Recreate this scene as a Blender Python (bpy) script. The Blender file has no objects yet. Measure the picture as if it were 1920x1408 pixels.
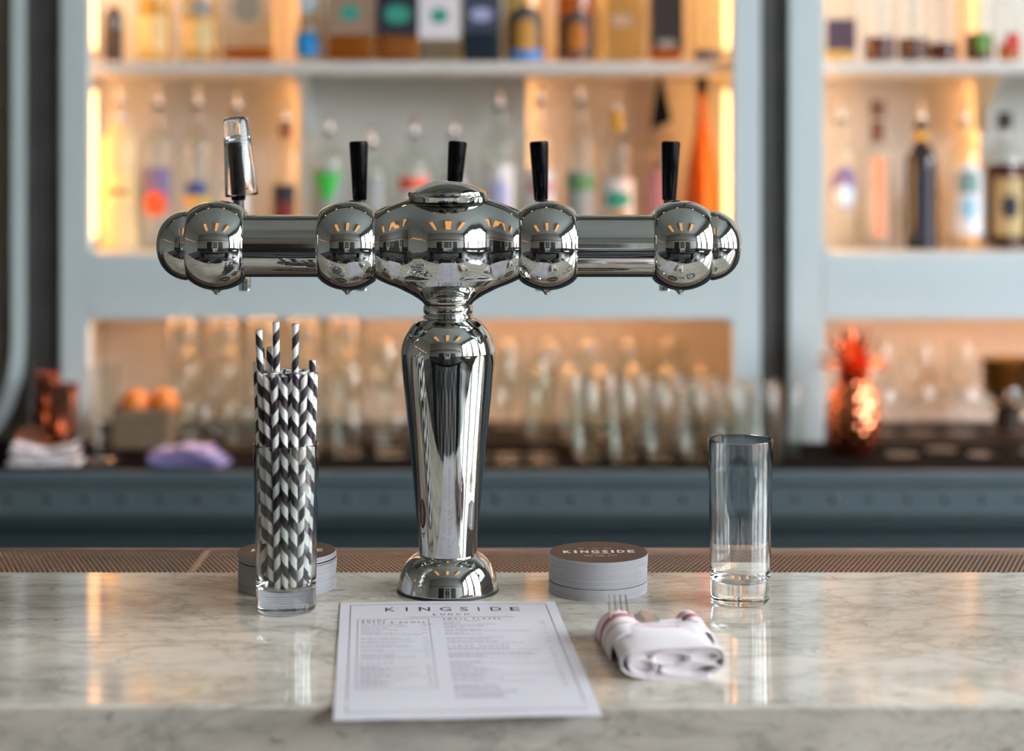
import bpy, math, random
from mathutils import Vector, Matrix
import numpy as np
random.seed(7)
C = bpy.context.scene.collection
PI = math.pi
# ---------------------------------------------------------------- camera, light, exposure
F = 3350.0          # focal length in pixels of the 1920 wide frame
CZ = 1.514          # camera height; the horizon lies on pixel row 300
TOP = 1.07          # bar top height
cam = bpy.data.cameras.new('camera'); camo = bpy.data.objects.new('camera', cam); C.objects.link(camo)
cam.sensor_width = 36; cam.lens = F / 1920 * 36; cam.shift_y = -(704 - 300) / 1920
camo.location = (0, 0, CZ); camo.rotation_euler = (PI / 2, 0, 0)
cam.dof.use_dof = True; cam.dof.focus_distance = 1.835; cam.dof.aperture_fstop = 2.4
cam.clip_start = .02; cam.clip_end = 200
S = bpy.context.scene
S.camera = camo
S.view_settings.view_transform = 'Standard'; S.view_settings.look = 'None'
S.view_settings.gamma = 1; S.view_settings.use_curve_mapping = False
S.view_settings.exposure = 1.15
cy = S.cycles
cy.max_bounces = 14; cy.diffuse_bounces = 5; cy.glossy_bounces = 8; cy.transmission_bounces = 12
cy.transparent_max_bounces = 64; cy.sample_clamp_indirect = 6; cy.use_denoising = True
w = bpy.data.worlds.new('overcast_sky'); S.world = w; w.use_nodes = True
bg = w.node_tree.nodes['Background']; bg.inputs[0].default_value = (.86, .93, 1, 1); bg.inputs[1].default_value = 9.0
WIN = [(-3.3, -1.9), (-1.65, -.25), (0, 1.4), (1.65, 3.05)]    # window openings along the right wall (y from, to)
WX, WZ0, WZ1 = 4.0, .95, 4.1
for a, b in WIN:
    L = bpy.data.lights.new('window_portal', 'AREA'); L.shape = 'RECTANGLE'; L.size = b - a; L.size_y = WZ1 - WZ0
    L.cycles.is_portal = True
    o = bpy.data.objects.new('window_portal', L); C.objects.link(o)
    o.location = (WX + .12, (a + b) / 2, (WZ0 + WZ1) / 2)
    o.rotation_euler = Vector((-1, 0, 0)).to_track_quat('-Z', 'Z').to_euler()
    o['kind'] = 'helper'

def X(px, D): return (px - 960) * D / F
def Z(py, D): return CZ - (py - 300) * D / F

# ---------------------------------------------------------------- materials
def lin(c): return tuple(((v / 255) / 12.92 if v / 255 <= .04045 else ((v / 255 + .055) / 1.055) ** 2.4) for v in c) + (1,)
_M = {}
def mat(name, col, rough=.5, metal=0, emit=None, es=0, bump=None, coat=0, spec=None, noise=None, sheen=0):
    """plain procedural material; bump=(scale,strength), noise=(scale, amount) varies the colour"""
    if name in _M: return _M[name]
    m = bpy.data.materials.new(name); m.use_nodes = True; nt = m.node_tree; b = nt.nodes['Principled BSDF']
    if len(col) == 3: col = lin(col)
    b.inputs['Base Color'].default_value = col; b.inputs['Roughness'].default_value = rough; b.inputs['Metallic'].default_value = metal
    if coat: b.inputs['Coat Weight'].default_value = coat
    if spec is not None: b.inputs['Specular IOR Level'].default_value = spec
    if sheen: b.inputs['Sheen Weight'].default_value = sheen
    if emit: b.inputs['Emission Color'].default_value = emit; b.inputs['Emission Strength'].default_value = es
    if noise or bump:
        tc = nt.nodes.new('ShaderNodeTexCoord')
    if noise:
        n = nt.nodes.new('ShaderNodeTexNoise'); n.inputs['Scale'].default_value = noise[0]; n.inputs['Detail'].default_value = 5
        nt.links.new(tc.outputs['Object'], n.inputs['Vector'])
        mx = nt.nodes.new('ShaderNodeMix'); mx.data_type = 'RGBA'; mx.blend_type = 'MIX'
        mx.inputs[6].default_value = tuple(c * (1 - noise[1]) for c in col[:3]) + (1,)
        mx.inputs[7].default_value = tuple(min(1, c * (1 + noise[1])) for c in col[:3]) + (1,)
        nt.links.new(n.outputs['Fac'], mx.inputs[0]); nt.links.new(mx.outputs[2], b.inputs['Base Color'])
    if bump:
        n = nt.nodes.new('ShaderNodeTexNoise'); n.inputs['Scale'].default_value = bump[0]; n.inputs['Detail'].default_value = 4
        nt.links.new(tc.outputs['Object'], n.inputs['Vector'])
        bp = nt.nodes.new('ShaderNodeBump'); bp.inputs['Strength'].default_value = bump[1]; bp.inputs['Distance'].default_value = .002
        nt.links.new(n.outputs['Fac'], bp.inputs['Height']); nt.links.new(bp.outputs[0], b.inputs['Normal'])
    _M[name] = m
    return m
def thin_glass(name, tint=(.97, .98, .97), rough=.02, body=0.0, bodycol=(1, 1, 1), ior=1.5):
    """light-passing glassware for things far from the lens: fresnel mix of clear and glossy, a little body colour"""
    if name in _M: return _M[name]
    m = bpy.data.materials.new(name); m.use_nodes = True; nt = m.node_tree; nt.nodes.clear()
    out = nt.nodes.new('ShaderNodeOutputMaterial'); tr = nt.nodes.new('ShaderNodeBsdfTransparent'); gl = nt.nodes.new('ShaderNodeBsdfGlossy')
    lw = nt.nodes.new('ShaderNodeLayerWeight'); lw.inputs[0].default_value = .5; mx = nt.nodes.new('ShaderNodeMixShader')
    pw = nt.nodes.new('ShaderNodeMath'); pw.operation = 'POWER'; pw.inputs[1].default_value = 4.5; nt.links.new(lw.outputs['Facing'], pw.inputs[0])
    fr = nt.nodes.new('ShaderNodeMath'); fr.operation = 'MULTIPLY_ADD'; fr.inputs[1].default_value = .85 if ior > 1.3 else .2; fr.inputs[2].default_value = .035 if ior > 1.3 else .01; nt.links.new(pw.outputs[0], fr.inputs[0])
    tr.inputs[0].default_value = tuple(tint) + (1,); gl.inputs['Roughness'].default_value = rough
    src = tr.outputs[0]
    if body:
        df = nt.nodes.new('ShaderNodeBsdfDiffuse'); df.inputs[0].default_value = tuple(bodycol) + (1,)
        m2 = nt.nodes.new('ShaderNodeMixShader'); m2.inputs[0].default_value = body
        nt.links.new(src, m2.inputs[1]); nt.links.new(df.outputs[0], m2.inputs[2]); src = m2.outputs[0]
    nt.links.new(fr.outputs[0], mx.inputs[0]); nt.links.new(src, mx.inputs[1]); nt.links.new(gl.outputs[0], mx.inputs[2])
    nt.links.new(mx.outputs[0], out.inputs[0]); _M[name] = m
    return m
def glass(name, col=(.992, .998, .994), ior=1.5):
    m = bpy.data.materials.new(name); m.use_nodes = True; nt = m.node_tree; nt.nodes.clear()
    out = nt.nodes.new('ShaderNodeOutputMaterial'); g = nt.nodes.new('ShaderNodeBsdfGlass')
    g.inputs['Color'].default_value = tuple(col) + (1,); g.inputs['Roughness'].default_value = 0; g.inputs['IOR'].default_value = ior
    nt.links.new(g.outputs[0], out.inputs[0]); return m

CHROME = mat('chrome', (.56, .575, .56, 1), .025, 1)
m = CHROME.node_tree; b = m.nodes['Principled BSDF']     # faint wipe marks on the chrome
tc = m.nodes.new('ShaderNodeTexCoord'); n = m.nodes.new('ShaderNodeTexNoise'); n.inputs['Scale'].default_value = 60; n.inputs['Detail'].default_value = 8
r = m.nodes.new('ShaderNodeMapRange'); r.inputs[1].default_value = .45; r.inputs[2].default_value = .8; r.inputs[3].default_value = .02; r.inputs[4].default_value = .09
m.links.new(tc.outputs['Object'], n.inputs['Vector']); m.links.new(n.outputs['Fac'], r.inputs[0]); m.links.new(r.outputs[0], b.inputs['Roughness'])
BLACK = mat('black_handle_plastic', (.0015, .002, .003, 1), .17, spec=.14)
RUBBER = mat('black_rubber', (.012, .012, .013, 1), .5)
STEEL = mat('brushed_steel', (.6, .58, .55, 1), .28, 1)
GLASS = glass('clear_glass')
TG = thin_glass('clear_glassware')
PALE = mat('pale_blue_grey_paint', (.56, .65, .66, 1), .45, noise=(3, .03))
INNER = mat('cabinet_interior_paint', (.66, .64, .60, 1), .5, noise=(3, .03))
PAPER = mat('menu_paper', (.67, .655, .71, 1), .6, bump=(300, .05))
INK = mat('plum_ink', (.085, .03, .06, 1), .6)
INKP = mat('pale_plum_ink', (.26, .19, .26, 1), .6)
COPPER = mat('copper', (.78, .36, .22, 1), .22, 1, noise=(40, .15))
COPPERF = mat('copper_polished_red', (.85, .27, .13, 1), .16, 1)
BRASS = mat('brass', (.42, .31, .15, 1), .4, 1)

# ---------------------------------------------------------------- mesh helpers
class MB:
    def __init__(s): s.v = []; s.f = []; s.uv = []; s.mi = []
    def add(s, v, f, M=None, uv=None, mi=0):
        k = len(s.v)
        s.v += [tuple(M @ Vector(p)) if M else tuple(p) for p in v]
        s.f += [tuple(i + k for i in q) for q in f]
        s.mi += [mi] * len(f)
        s.uv += uv if uv else [(0, 0)] * len(v)
        return s
    def box(s, x0, x1, y0, y1, z0, z1, M=None, bev=0, mi=0):
        if not bev:
            v = [(x, y, z) for x in (x0, x1) for y in (y0, y1) for z in (z0, z1)]
            return s.add(v, [(0, 1, 3, 2), (4, 6, 7, 5), (0, 4, 5, 1), (2, 3, 7, 6), (0, 2, 6, 4), (1, 5, 7, 3)], M, mi=mi)
        e = bev; V = []; Fc = []
        # chamfered box: three inset copies of every corner
        idx = {}
        for i, x in enumerate((x0, x1)):
            for j, y in enumerate((y0, y1)):
                for k, z in enumerate((z0, z1)):
                    sx, sy, sz = (1 - 2 * i) * e, (1 - 2 * j) * e, (1 - 2 * k) * e
                    for a, p in enumerate([(x, y + sy, z + sz), (x + sx, y, z + sz), (x + sx, y + sy, z)]):
                        idx[i, j, k, a] = len(V); V.append(p)
        g = idx
        for i in (0, 1): Fc.append((g[i, 0, 0, 0], g[i, 0, 1, 0], g[i, 1, 1, 0], g[i, 1, 0, 0])[::1 if i == 0 else -1])
        for j in (0, 1): Fc.append((g[0, j, 0, 1], g[1, j, 0, 1], g[1, j, 1, 1], g[0, j, 1, 1])[::1 if j == 0 else -1])
        for k in (0, 1): Fc.append((g[0, 0, k, 2], g[0, 1, k, 2], g[1, 1, k, 2], g[1, 0, k, 2])[::1 if k == 0 else -1])
        for i in (0, 1):
            for j in (0, 1): Fc.append((g[i, j, 0, 0], g[i, j, 1, 0], g[i, j, 1, 1], g[i, j, 0, 1]))
            for k in (0, 1): Fc.append((g[i, 0, k, 0], g[i, 1, k, 0], g[i, 1, k, 2], g[i, 0, k, 2]))
        for j in (0, 1):
            for k in (0, 1): Fc.append((g[0, j, k, 1], g[1, j, k, 1], g[1, j, k, 2], g[0, j, k, 2]))
        for i in (0, 1):
            for j in (0, 1):
                for k in (0, 1): Fc.append((g[i, j, k, 0], g[i, j, k, 1], g[i, j, k, 2]))
        return s.add(V, Fc, M, mi=mi)
    def lathe(s, prof, n=32, M=None, mi=0, a0=0, a1=2 * PI):
        full = abs(a1 - a0 - 2 * PI) < 1e-6
        cols = n if full else n + 1
        V = []; Fc = []; U = []
        for i in range(cols):
            a = a0 + (a1 - a0) * i / n; c, q = math.cos(a), math.sin(a)
            for k, (rr, zz) in enumerate(prof): V.append((rr * c, rr * q, zz)); U.append((i / n, k / max(1, len(prof) - 1)))
        m = len(prof)
        for i in range(n):
            j = (i + 1) % cols
            for k in range(m - 1):
                if prof[k][0] < 1e-9 and prof[k + 1][0] < 1e-9: continue
                if prof[k][0] < 1e-9: Fc.append((i * m + k, j * m + k + 1, i * m + k + 1))
                elif prof[k + 1][0] < 1e-9: Fc.append((i * m + k, j * m + k, i * m + k + 1))
                else: Fc.append((i * m + k, j * m + k, j * m + k + 1, i * m + k + 1))
        return s.add(V, Fc, M, U, mi)
    def tube(s, pts, r, n=8, mi=0, cap=True):
        pts = [Vector(p) for p in pts]; V = []; Fc = []
        rr = r if isinstance(r, (list, tuple)) else [r] * len(pts)
        up = None
        for i, p in enumerate(pts):
            t = (pts[min(i + 1, len(pts) - 1)] - pts[max(i - 1, 0)]).normalized()
            if up is None: up = t.orthogonal().normalized()
            up = (up - t * up.dot(t)).normalized(); sd = t.cross(up)
            for k in range(n):
                a = 2 * PI * k / n; V.append(p + (up * math.cos(a) + sd * math.sin(a)) * rr[i])
        for i in range(len(pts) - 1):
            for k in range(n): Fc.append((i * n + k, i * n + (k + 1) % n, (i + 1) * n + (k + 1) % n, (i + 1) * n + k))
        if cap: Fc += [tuple(range(n))[::-1], tuple((len(pts) - 1) * n + k for k in range(n))]
        return s.add(V, Fc, None, mi=mi)
    def prism(s, poly, y0, y1, M=None, mi=0):
        """poly in (x,z), extruded along y"""
        n = len(poly); V = [(x, y0, z) for x, z in poly] + [(x, y1, z) for x, z in poly]
        Fc = [tuple(range(n)), tuple(range(2 * n - 1, n - 1, -1))] + [(i, i + n, (i + 1) % n + n, (i + 1) % n) for i in range(n)]
        return s.add(V, Fc, M, mi=mi)
    def grid(s, fn, nu, nv, M=None, mi=0, wrapu=False):
        V = []; U = []; Fc = []; cu = nu if wrapu else nu + 1
        for i in range(cu):
            for j in range(nv + 1): V.append(fn(i / nu, j / nv)); U.append((i / nu, j / nv))
        for i in range(nu):
            for j in range(nv):
                a, b2 = i * (nv + 1) + j, ((i + 1) % cu) * (nv + 1) + j
                Fc.append((a, b2, b2 + 1, a + 1))
        return s.add(V, Fc, M, U, mi)
    def mesh(s, name, mats, smooth=True, angle=35, fix=True):
        me = bpy.data.meshes.new(name); me.from_pydata(s.v, [], s.f); me.validate()
        uvl = me.uv_layers.new(name='UVMap')
        vi = np.empty(len(me.loops), dtype=np.int32); me.loops.foreach_get('vertex_index', vi)
        uvl.data.foreach_set('uv', np.array(s.uv, dtype=np.float32)[vi].ravel())
        if not isinstance(mats, (list, tuple)): mats = [mats]
        for q in mats: me.materials.append(q)
        if len(mats) > 1 and len(s.mi) == len(me.polygons): me.polygons.foreach_set('material_index', s.mi)
        if fix:
            import bmesh
            bm = bmesh.new(); bm.from_mesh(me); bmesh.ops.remove_doubles(bm, verts=bm.verts, dist=1e-6) if fix == 2 else None
            bmesh.ops.recalc_face_normals(bm, faces=bm.faces); bm.to_mesh(me); bm.free()
        if smooth: me.shade_smooth(); me.set_sharp_from_angle(angle=math.radians(angle))
        return me
    def obj(s, name, mats, parent=None, **kw):
        o = bpy.data.objects.new(name, s.mesh(name, mats, **kw)); C.objects.link(o); o.parent = parent
        return o
def tag(o, label=None, cat=None, group=None, kind=None):
    if label: o['label'] = label
    if cat: o['category'] = cat
    if group: o['group'] = group
    if kind: o['kind'] = kind
    return o
def thing(name, label, cat, loc=(0, 0, 0), rot=(0, 0, 0), group=None):
    o = bpy.data.objects.new(name, None); C.objects.link(o); o.location = loc; o.rotation_euler = rot; o.empty_display_size = .05
    return tag(o, label, cat, group)
def clone(o, parent=None):
    c = o.copy(); C.objects.link(c); c.parent = parent
    for ch in o.children: clone(ch, c)
    return c
def T(x, y, z): return Matrix.Translation((x, y, z))
def RX(a): return Matrix.Rotation(a, 4, 'X')
def RY(a): return Matrix.Rotation(a, 4, 'Y')
def RZ(a): return Matrix.Rotation(a, 4, 'Z')
def smoothprof(pts, n=6):
    """Catmull-Rom through (r,z) points"""
    out = []
    P = [pts[0]] + list(pts) + [pts[-1]]
    for i in range(1, len(P) - 2):
        for k in range(n):
            t = k / n; q = []
            for a in (0, 1):
                p0, p1, p2, p3 = P[i - 1][a], P[i][a], P[i + 1][a], P[i + 2][a]
                q.append(.5 * (2 * p1 + (p2 - p0) * t + (2 * p0 - 5 * p1 + 4 * p2 - p3) * t * t + (3 * p1 - p0 - 3 * p2 + p3) * t ** 3))
            out.append((max(0, q[0]), q[1]))
    out.append(tuple(pts[-1])); return out
_tc = {}
def text_geo(s, bold=0.0, space=1.0):
    """triangles of a word, normalised so that its capitals are 1 high and start at x=0; returns verts, faces, width"""
    k = (s, bold, space)
    if k in _tc: return _tc[k]
    cu = bpy.data.curves.new('t', 'FONT'); cu.body = s; cu.size = 1; cu.offset = bold; cu.space_character = space; cu.resolution_u = 2; cu.fill_mode = 'FRONT'
    o = bpy.data.objects.new('t', cu); C.objects.link(o); me = bpy.data.meshes.new_from_object(o)
    v = np.array([p.co[:] for p in me.vertices]); f = [tuple(p.vertices) for p in me.polygons]
    C.objects.unlink(o); bpy.data.objects.remove(o); bpy.data.curves.remove(cu); bpy.data.meshes.remove(me)
    v[:, 0] -= v[:, 0].min(); v[:, 1] -= v[:, 1].min(); v /= v[:, 1].max()
    _tc[k] = (v, f, float(v[:, 0].max())); return _tc[k]

# ---------------------------------------------------------------- the room
def struct(name, mb, m, parent=None, **kw):
    o = mb.obj(name, m, parent, **kw)
    if parent is None: o['kind'] = 'structure'
    return o
RXL, RXR, RY0, RY1, RZ1 = -5.2, WX, -3.6, 4.2, 4.9
fm = bpy.data.materials.new('checkered_floor_tiles'); fm.use_nodes = True; nt = fm.node_tree; bs = nt.nodes['Principled BSDF']
tcn = nt.nodes.new('ShaderNodeTexCoord'); ck = nt.nodes.new('ShaderNodeTexChecker'); ck.inputs['Scale'].default_value = 1 / .3
ck.inputs['Color1'].default_value = (.22, .22, .21, 1); ck.inputs['Color2'].default_value = (.02, .02, .022, 1)
nt.links.new(tcn.outputs['Object'], ck.inputs['Vector']); nt.links.new(ck.outputs['Color'], bs.inputs['Base Color']); bs.inputs['Roughness'].default_value = .3
struct('floor', MB().box(RXL - .2, RXR + .3, RY0 - .2, RY1 + .2, -.1, 0), fm, smooth=False)
CEIL = mat('ceiling_plaster', (.68, .72, .68, 1), .8, noise=(2, .04))
WALLM = mat('wall_paint', (.34, .35, .32, 1), .7)
struct('ceiling', MB().box(RXL - .2, RXR + .3, RY0 - .2, RY1 + .2, RZ1, RZ1 + .15), CEIL, smooth=False)
struct('wall_left', MB().box(RXL - .2, RXL, RY0, RY1, 0, RZ1), WALLM, smooth=False)
struct('wall_back', MB().box(RXL - .2, RXR + .3, RY1, RY1 + .2, 0, RZ1), WALLM, smooth=False)
struct('wall_front', MB().box(RXL - .2, RXR + .3, RY0 - .2, RY0, 0, RZ1), mat('rear_wall_paint', (.36, .37, .36, 1), .7), smooth=False)
wb = MB(); ys = [RY0] + [v for ab in WIN for v in ab] + [RY1]
for i in range(0, len(ys), 2): wb.box(WX, WX + .2, ys[i], ys[i + 1], 0, RZ1)
for a, b_ in WIN: wb.box(WX, WX + .2, a, b_, 0, WZ0); wb.box(WX, WX + .2, a, b_, WZ1, RZ1)
struct('wall_right', wb, WALLM, smooth=False)
FRAMEM = mat('dark_window_steel', (.05, .055, .06, 1), .4)
for i, (a, b_) in enumerate(WIN):
    f = MB(); y0, y1 = a, b_
    f.box(WX + .03, WX + .09, y0, y0 + .05, WZ0, WZ1).box(WX + .03, WX + .09, y1 - .05, y1, WZ0, WZ1)
    f.box(WX + .03, WX + .09, y0, y1, WZ0, WZ0 + .05).box(WX + .03, WX + .09, y0, y1, WZ1 - .05, WZ1)
    for k in (1, 2): f.box(WX + .045, WX + .075, y0 + (y1 - y0) * k / 3 - .015, y0 + (y1 - y0) * k / 3 + .015, WZ0, WZ1)
    for k in (1, 2, 3): f.box(WX + .045, WX + .075, y0, y1, WZ0 + (WZ1 - WZ0) * k / 4 - .015, WZ0 + (WZ1 - WZ0) * k / 4 + .015)
    wo = struct('window_%d' % (i + 1), f, FRAMEM, smooth=False)
    MB().box(WX - .06, WX + .12, y0, y1, WZ0 - .05, WZ0).obj('window_sill', PALE, wo, smooth=False)
# street outside
struct('street', MB().box(WX + .2, 40, -30, 30, -.2, -.1), mat('street_asphalt', (.25, .26, .27, 1), .8), smooth=False)
fb = MB().box(22, 26, -26, 26, -.1, 5.5)
ho = fb.obj('building', mat('brick_facade', (.35, .25, .2, 1), .8), smooth=False); tag(ho, 'low brick building across the street outside the windows', 'building')
# door wall behind the viewer: white panelled door with panes, dark doorway, wainscot
DARKW = mat('dark_stained_wood', (.03, .02, .015, 1), .4)
WHITEW = mat('white_woodwork', (.6, .62, .6, 1), .5)
d = MB().box(-.55, .55, RY0, RY0 + .06, 0, 2.6)
dd = struct('door_1', d, WHITEW, smooth=False)
for ix in range(2):
    for iz in range(4):
        MB().box(-.46 + ix * .48, -.02 + ix * .48, RY0 + .05, RY0 + .065, 1.0 + iz * .38, 1.32 + iz * .38).obj('pane', mat('dark_pane', (.03, .04, .04, 1), .1), dd, smooth=False)
struct('door_2', MB().box(.8, 1.9, RY0, RY0 + .05, 0, 2.5), DARKW, smooth=False)
struct('door_3', MB().box(-2.0, -.8, RY0, RY0 + .05, 0, 2.5), DARKW, smooth=False)
struct('trim_1', MB().box(RXL, RXR, RY0, RY0 + .12, 2.9, 3.1), mat('orange_stained_trim', (.28, .13, .05, 1), .4), smooth=False)
struct('trim_2', MB().box(RXL, RXR, RY0, RY0 + .03, 0, .9), DARKW, smooth=False)
# ceiling beams and lamps
for i, yy in enumerate((3.3,)):
    bb = MB().box(RXL, RXR, yy, yy + .35, 4.55, 4.9)
    struct('trim_%d' % (i + 3), bb, mat('grey_soffit', (.12, .13, .135, 1), .5), smooth=False)
for i, xx in enumerate((-2.6, -1.3, 0, 1.3, 2.6)):
    t = thing('pendant_bulb', 'small warm bulb under the ceiling beam, ' + ['leftmost', 'second from the left', 'middle one', 'second from the right', 'rightmost'][i], 'lamp', (xx, 3.25, 4.40), group='bulbs under the beam')
    MB().lathe([(0, -.05), (.03, -.04), (.045, -.01), (.03, .03), (.015, .05), (0, .05)], 16).obj('bulb_glass', mat('warm_bulb', (1, .8, .5, 1), .4, emit=(1, .6, .25, 1), es=8), t)
    MB().tube([(0, 0, .05), (0, 0, .16)], .012).obj('socket', mat('dark_window_steel', (.05, .055, .06, 1), .4), t)
LAMP = mat('amber_lamp_shade', (.9, .5, .2, 1), .5, emit=(1, .42, .12, 1), es=.5)
for i, (lx, lab) in enumerate(((-1.9, 'left of the tap'), (-.05, 'straight over the tap'), (1.7, 'nearest the windows'))):
    t = thing('ceiling_lamp', 'long amber ceiling lamp over the room, ' + lab, 'lamp', (lx, -.9, 4.62), group='ceiling lamps')
    MB().box(-.22, .22, -1.0, 1.0, -.06, .04).obj('diffuser', LAMP, t, smooth=False)
    MB().box(-.24, .24, -1.03, 1.03, .04, .07).obj('housing', FRAMEM, t, smooth=False)
    for sy in (-.8, .8): MB().tube([(0, sy, .07), (0, sy, .28)], .008).obj('rod', FRAMEM, t)
# lit shelf wall to the left
for i in range(4):
    t = thing('wall_lamp', 'warm strip lamp on the left wall, %s' % ['nearest the bar', 'second from the bar', 'third from the bar', 'farthest from the bar'][i], 'lamp', (RXL + .05, 1.4 - i * 1.1, 2.5), group='wall lamps')
    MB().box(0, .08, -.35, .35, -.05, .05, bev=.01).obj('diffuser', LAMP, t, smooth=False); MB().box(-.05, 0, -.3, .3, -.04, .04).obj('bracket', FRAMEM, t, smooth=False)
# tables behind the viewer, seen only in the chrome
tbl = thing('dining_table', 'dark dining table behind the bar stools', 'table', (-1.4, -1.8, 0), group='dining tables')
MB().lathe([(0, .72), (.42, .72), (.43, .735), (.42, .75), (0, .75)], 24).obj('tabletop', DARKW, tbl)
MB().lathe([(0, 0), (.25, 0), (.25, .02), (.035, .04), (.035, .72), (0, .72)], 20).obj('pedestal', FRAMEM, tbl)
for px_, py_ in ((.2, -2.0), (1.8, -1.7), (-3.0, -1.9), (2.6, -.3)):
    c = clone(tbl); c.location = (px_, py_, 0)
for i, lab in enumerate(('leftmost', 'second from left', 'second from right', 'rightmost')):
    c = [o for o in C.objects if o.name.startswith('dining_table')][i + 1]; c['label'] = 'round dark dining table in the room, ' + lab
tbl['label'] = 'round dark dining table in the room, between the leftmost and the middle ones'

# unseen stools, long table and floor mat, added to darken the chrome reflections
SEAT = mat('black_stool_leather', (.008, .008, .009, 1), .35)
st0 = thing('added_bar_stool', 'black bar stool before the counter, leftmost', 'stool', (-1.25, .98, 0), group='added bar stools')
MB().lathe([(0, .70), (.17, .70), (.19, .72), (.19, .75), (.17, .775), (0, .78)], 28).obj('seat', SEAT, st0)
for k in range(4):
    a = PI / 4 + PI / 2 * k; MB().tube([(.12 * math.cos(a), .12 * math.sin(a), .70), (.21 * math.cos(a), .21 * math.sin(a), 0)], .014).obj('leg', SEAT, st0)
MB().tube([(.172 * math.cos(2 * PI * k / 24), .172 * math.sin(2 * PI * k / 24), .28) for k in range(25)], .010).obj('foot_ring', SEAT, st0)
for k, (xx, lab) in enumerate(((-.70, 'second from the left'), (-.15, 'middle one'), (.40, 'second from the right'), (.95, 'rightmost'))):
    c = clone(st0); c.location = (xx, .98, 0); c['label'] = 'black bar stool before the counter, ' + lab
t = thing('added_communal_table', 'unseen long black table added in the room to darken chrome reflections', 'table', (-.2, -.55, 0))  # added dark mass for the column to reflect
MB().box(-1.6, 1.6, -.38, .38, .70, .76, bev=.004).obj('tabletop', SEAT, t, smooth=False)
for xx in (-1.4, 1.4): MB().box(xx - .05, xx + .05, -.32, .32, 0, .70).obj('trestle', SEAT, t, smooth=False)
t = thing('added_floor_mat', 'unseen black rubber mat added behind the bar to darken chrome reflections', 'mat', (0, 0, 0))  # added so the lower rims of the bulbs reflect black
MB().box(-3.4, 3.6, 2.12, 3.46, .0005, .012, bev=.003).obj('mat_sheet', mat('black_floor_rubber', (.006, .006, .006, 1), .8), t, smooth=False)

# ---------------------------------------------------------------- bar
mm = bpy.data.materials.new('white_marble'); mm.use_nodes = True; nt = mm.node_tree; bs = nt.nodes['Principled BSDF']
tcn = nt.nodes.new('ShaderNodeTexCoord'); mp = nt.nodes.new('ShaderNodeMapping'); mp.inputs['Rotation'].default_value = (.3, .2, .5); mp.inputs['Scale'].default_value = (1, 1.0, 1)
nt.links.new(tcn.outputs['Object'], mp.inputs[0])
def noise(sc, det, dist=0, rough=.5):
    q = nt.nodes.new('ShaderNodeTexNoise'); q.inputs['Scale'].default_value = sc; q.inputs['Detail'].default_value = det; q.inputs['Distortion'].default_value = dist; q.inputs['Roughness'].default_value = rough
    nt.links.new(mp.outputs[0], q.inputs['Vector']); return q
def ramp(src, stops):
    q = nt.nodes.new('ShaderNodeValToRGB'); e = q.color_ramp.elements
    while len(e) < len(stops): e.new(.5)
    for i, (p, c) in enumerate(stops): e[i].position = p; e[i].color = (c[0], c[1], c[2], 1) if not isinstance(c, (int, float)) else (c, c, c, 1)
    nt.links.new(src, q.inputs[0]); return q
def mul(a, b2, fac=1):
    q = nt.nodes.new('ShaderNodeMix'); q.data_type = 'RGBA'; q.blend_type = 'MULTIPLY'; q.inputs[0].default_value = fac
    nt.links.new(a, q.inputs[6]); nt.links.new(b2, q.inputs[7]); return q.outputs[2]
def stretched(sc, det, dist, rough, rot, st):
    m_ = nt.nodes.new('ShaderNodeMapping'); m_.inputs['Rotation'].default_value = (0, 0, rot); m_.inputs['Scale'].default_value = (1, st, 2)
    nt.links.new(tcn.outputs['Object'], m_.inputs[0])
    q = nt.nodes.new('ShaderNodeTexNoise'); q.inputs['Scale'].default_value = sc; q.inputs['Detail'].default_value = det; q.inputs['Distortion'].default_value = dist; q.inputs['Roughness'].default_value = rough
    nt.links.new(m_.outputs[0], q.inputs['Vector']); return q
base = ramp(stretched(3.0, 5, .3, .5, .5, 1.6).outputs['Fac'], [(.3, (.54, .505, .435)), (.7, (.74, .685, .585))])
v1 = ramp(stretched(4.2, 9, .7, .6, .75, 2.2).outputs['Fac'], [(.42, 1), (.475, .92), (.50, .72), (.525, .92), (.58, 1)])
v2 = ramp(stretched(11, 8, .5, .62, .4, 2.0).outputs['Fac'], [(.44, 1), (.485, .92), (.50, .74), (.515, .93), (.56, 1)])
v3 = ramp(stretched(38, 5, .2, .55, .25, 1.8).outputs['Fac'], [(.29, .62), (.36, 1)])
blot = ramp(stretched(7, 5, .3, .6, .6, 1.7).outputs['Fac'], [(.32, .76), (.47, 1)])
nt.links.new(mul(mul(mul(mul(base.outputs[0], v1.outputs[0]), v2.outputs[0]), v3.outputs[0]), blot.outputs[0]), bs.inputs['Base Color'])
rr = nt.nodes.new('ShaderNodeMapRange'); rr.inputs[3].default_value = .03; rr.inputs[4].default_value = .085; nt.links.new(noise(30, 4).outputs['Fac'], rr.inputs[0]); nt.links.new(rr.outputs[0], bs.inputs['Roughness'])
bs.inputs['Specular IOR Level'].default_value = .75
YF, YB, YM = 1.455, 1.927, 2.072
bar = thing('bar_counter', 'long bar counter with a polished veined white marble top and squared front edge', 'counter', (0, 0, 0))
MB().box(-2.6, 2.6, YF, YB, TOP - .055, TOP, bev=.003).obj('marble_slab', mm, bar, smooth=False)
MB().box(-2.6, 2.6, YF + .09, YB - .02, .0, TOP - .055).obj('front_panel', mat('bar_front_paint', (.1, .12, .13, 1), .5), bar, smooth=False)
MB().box(-2.6, 2.6, YB, YM - .004, TOP - .05, TOP - .012).obj('drip_rail', mat('dark_drip_rail', (.006, .012, .011, 1), 1.0, spec=.04), bar, smooth=False)
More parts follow.
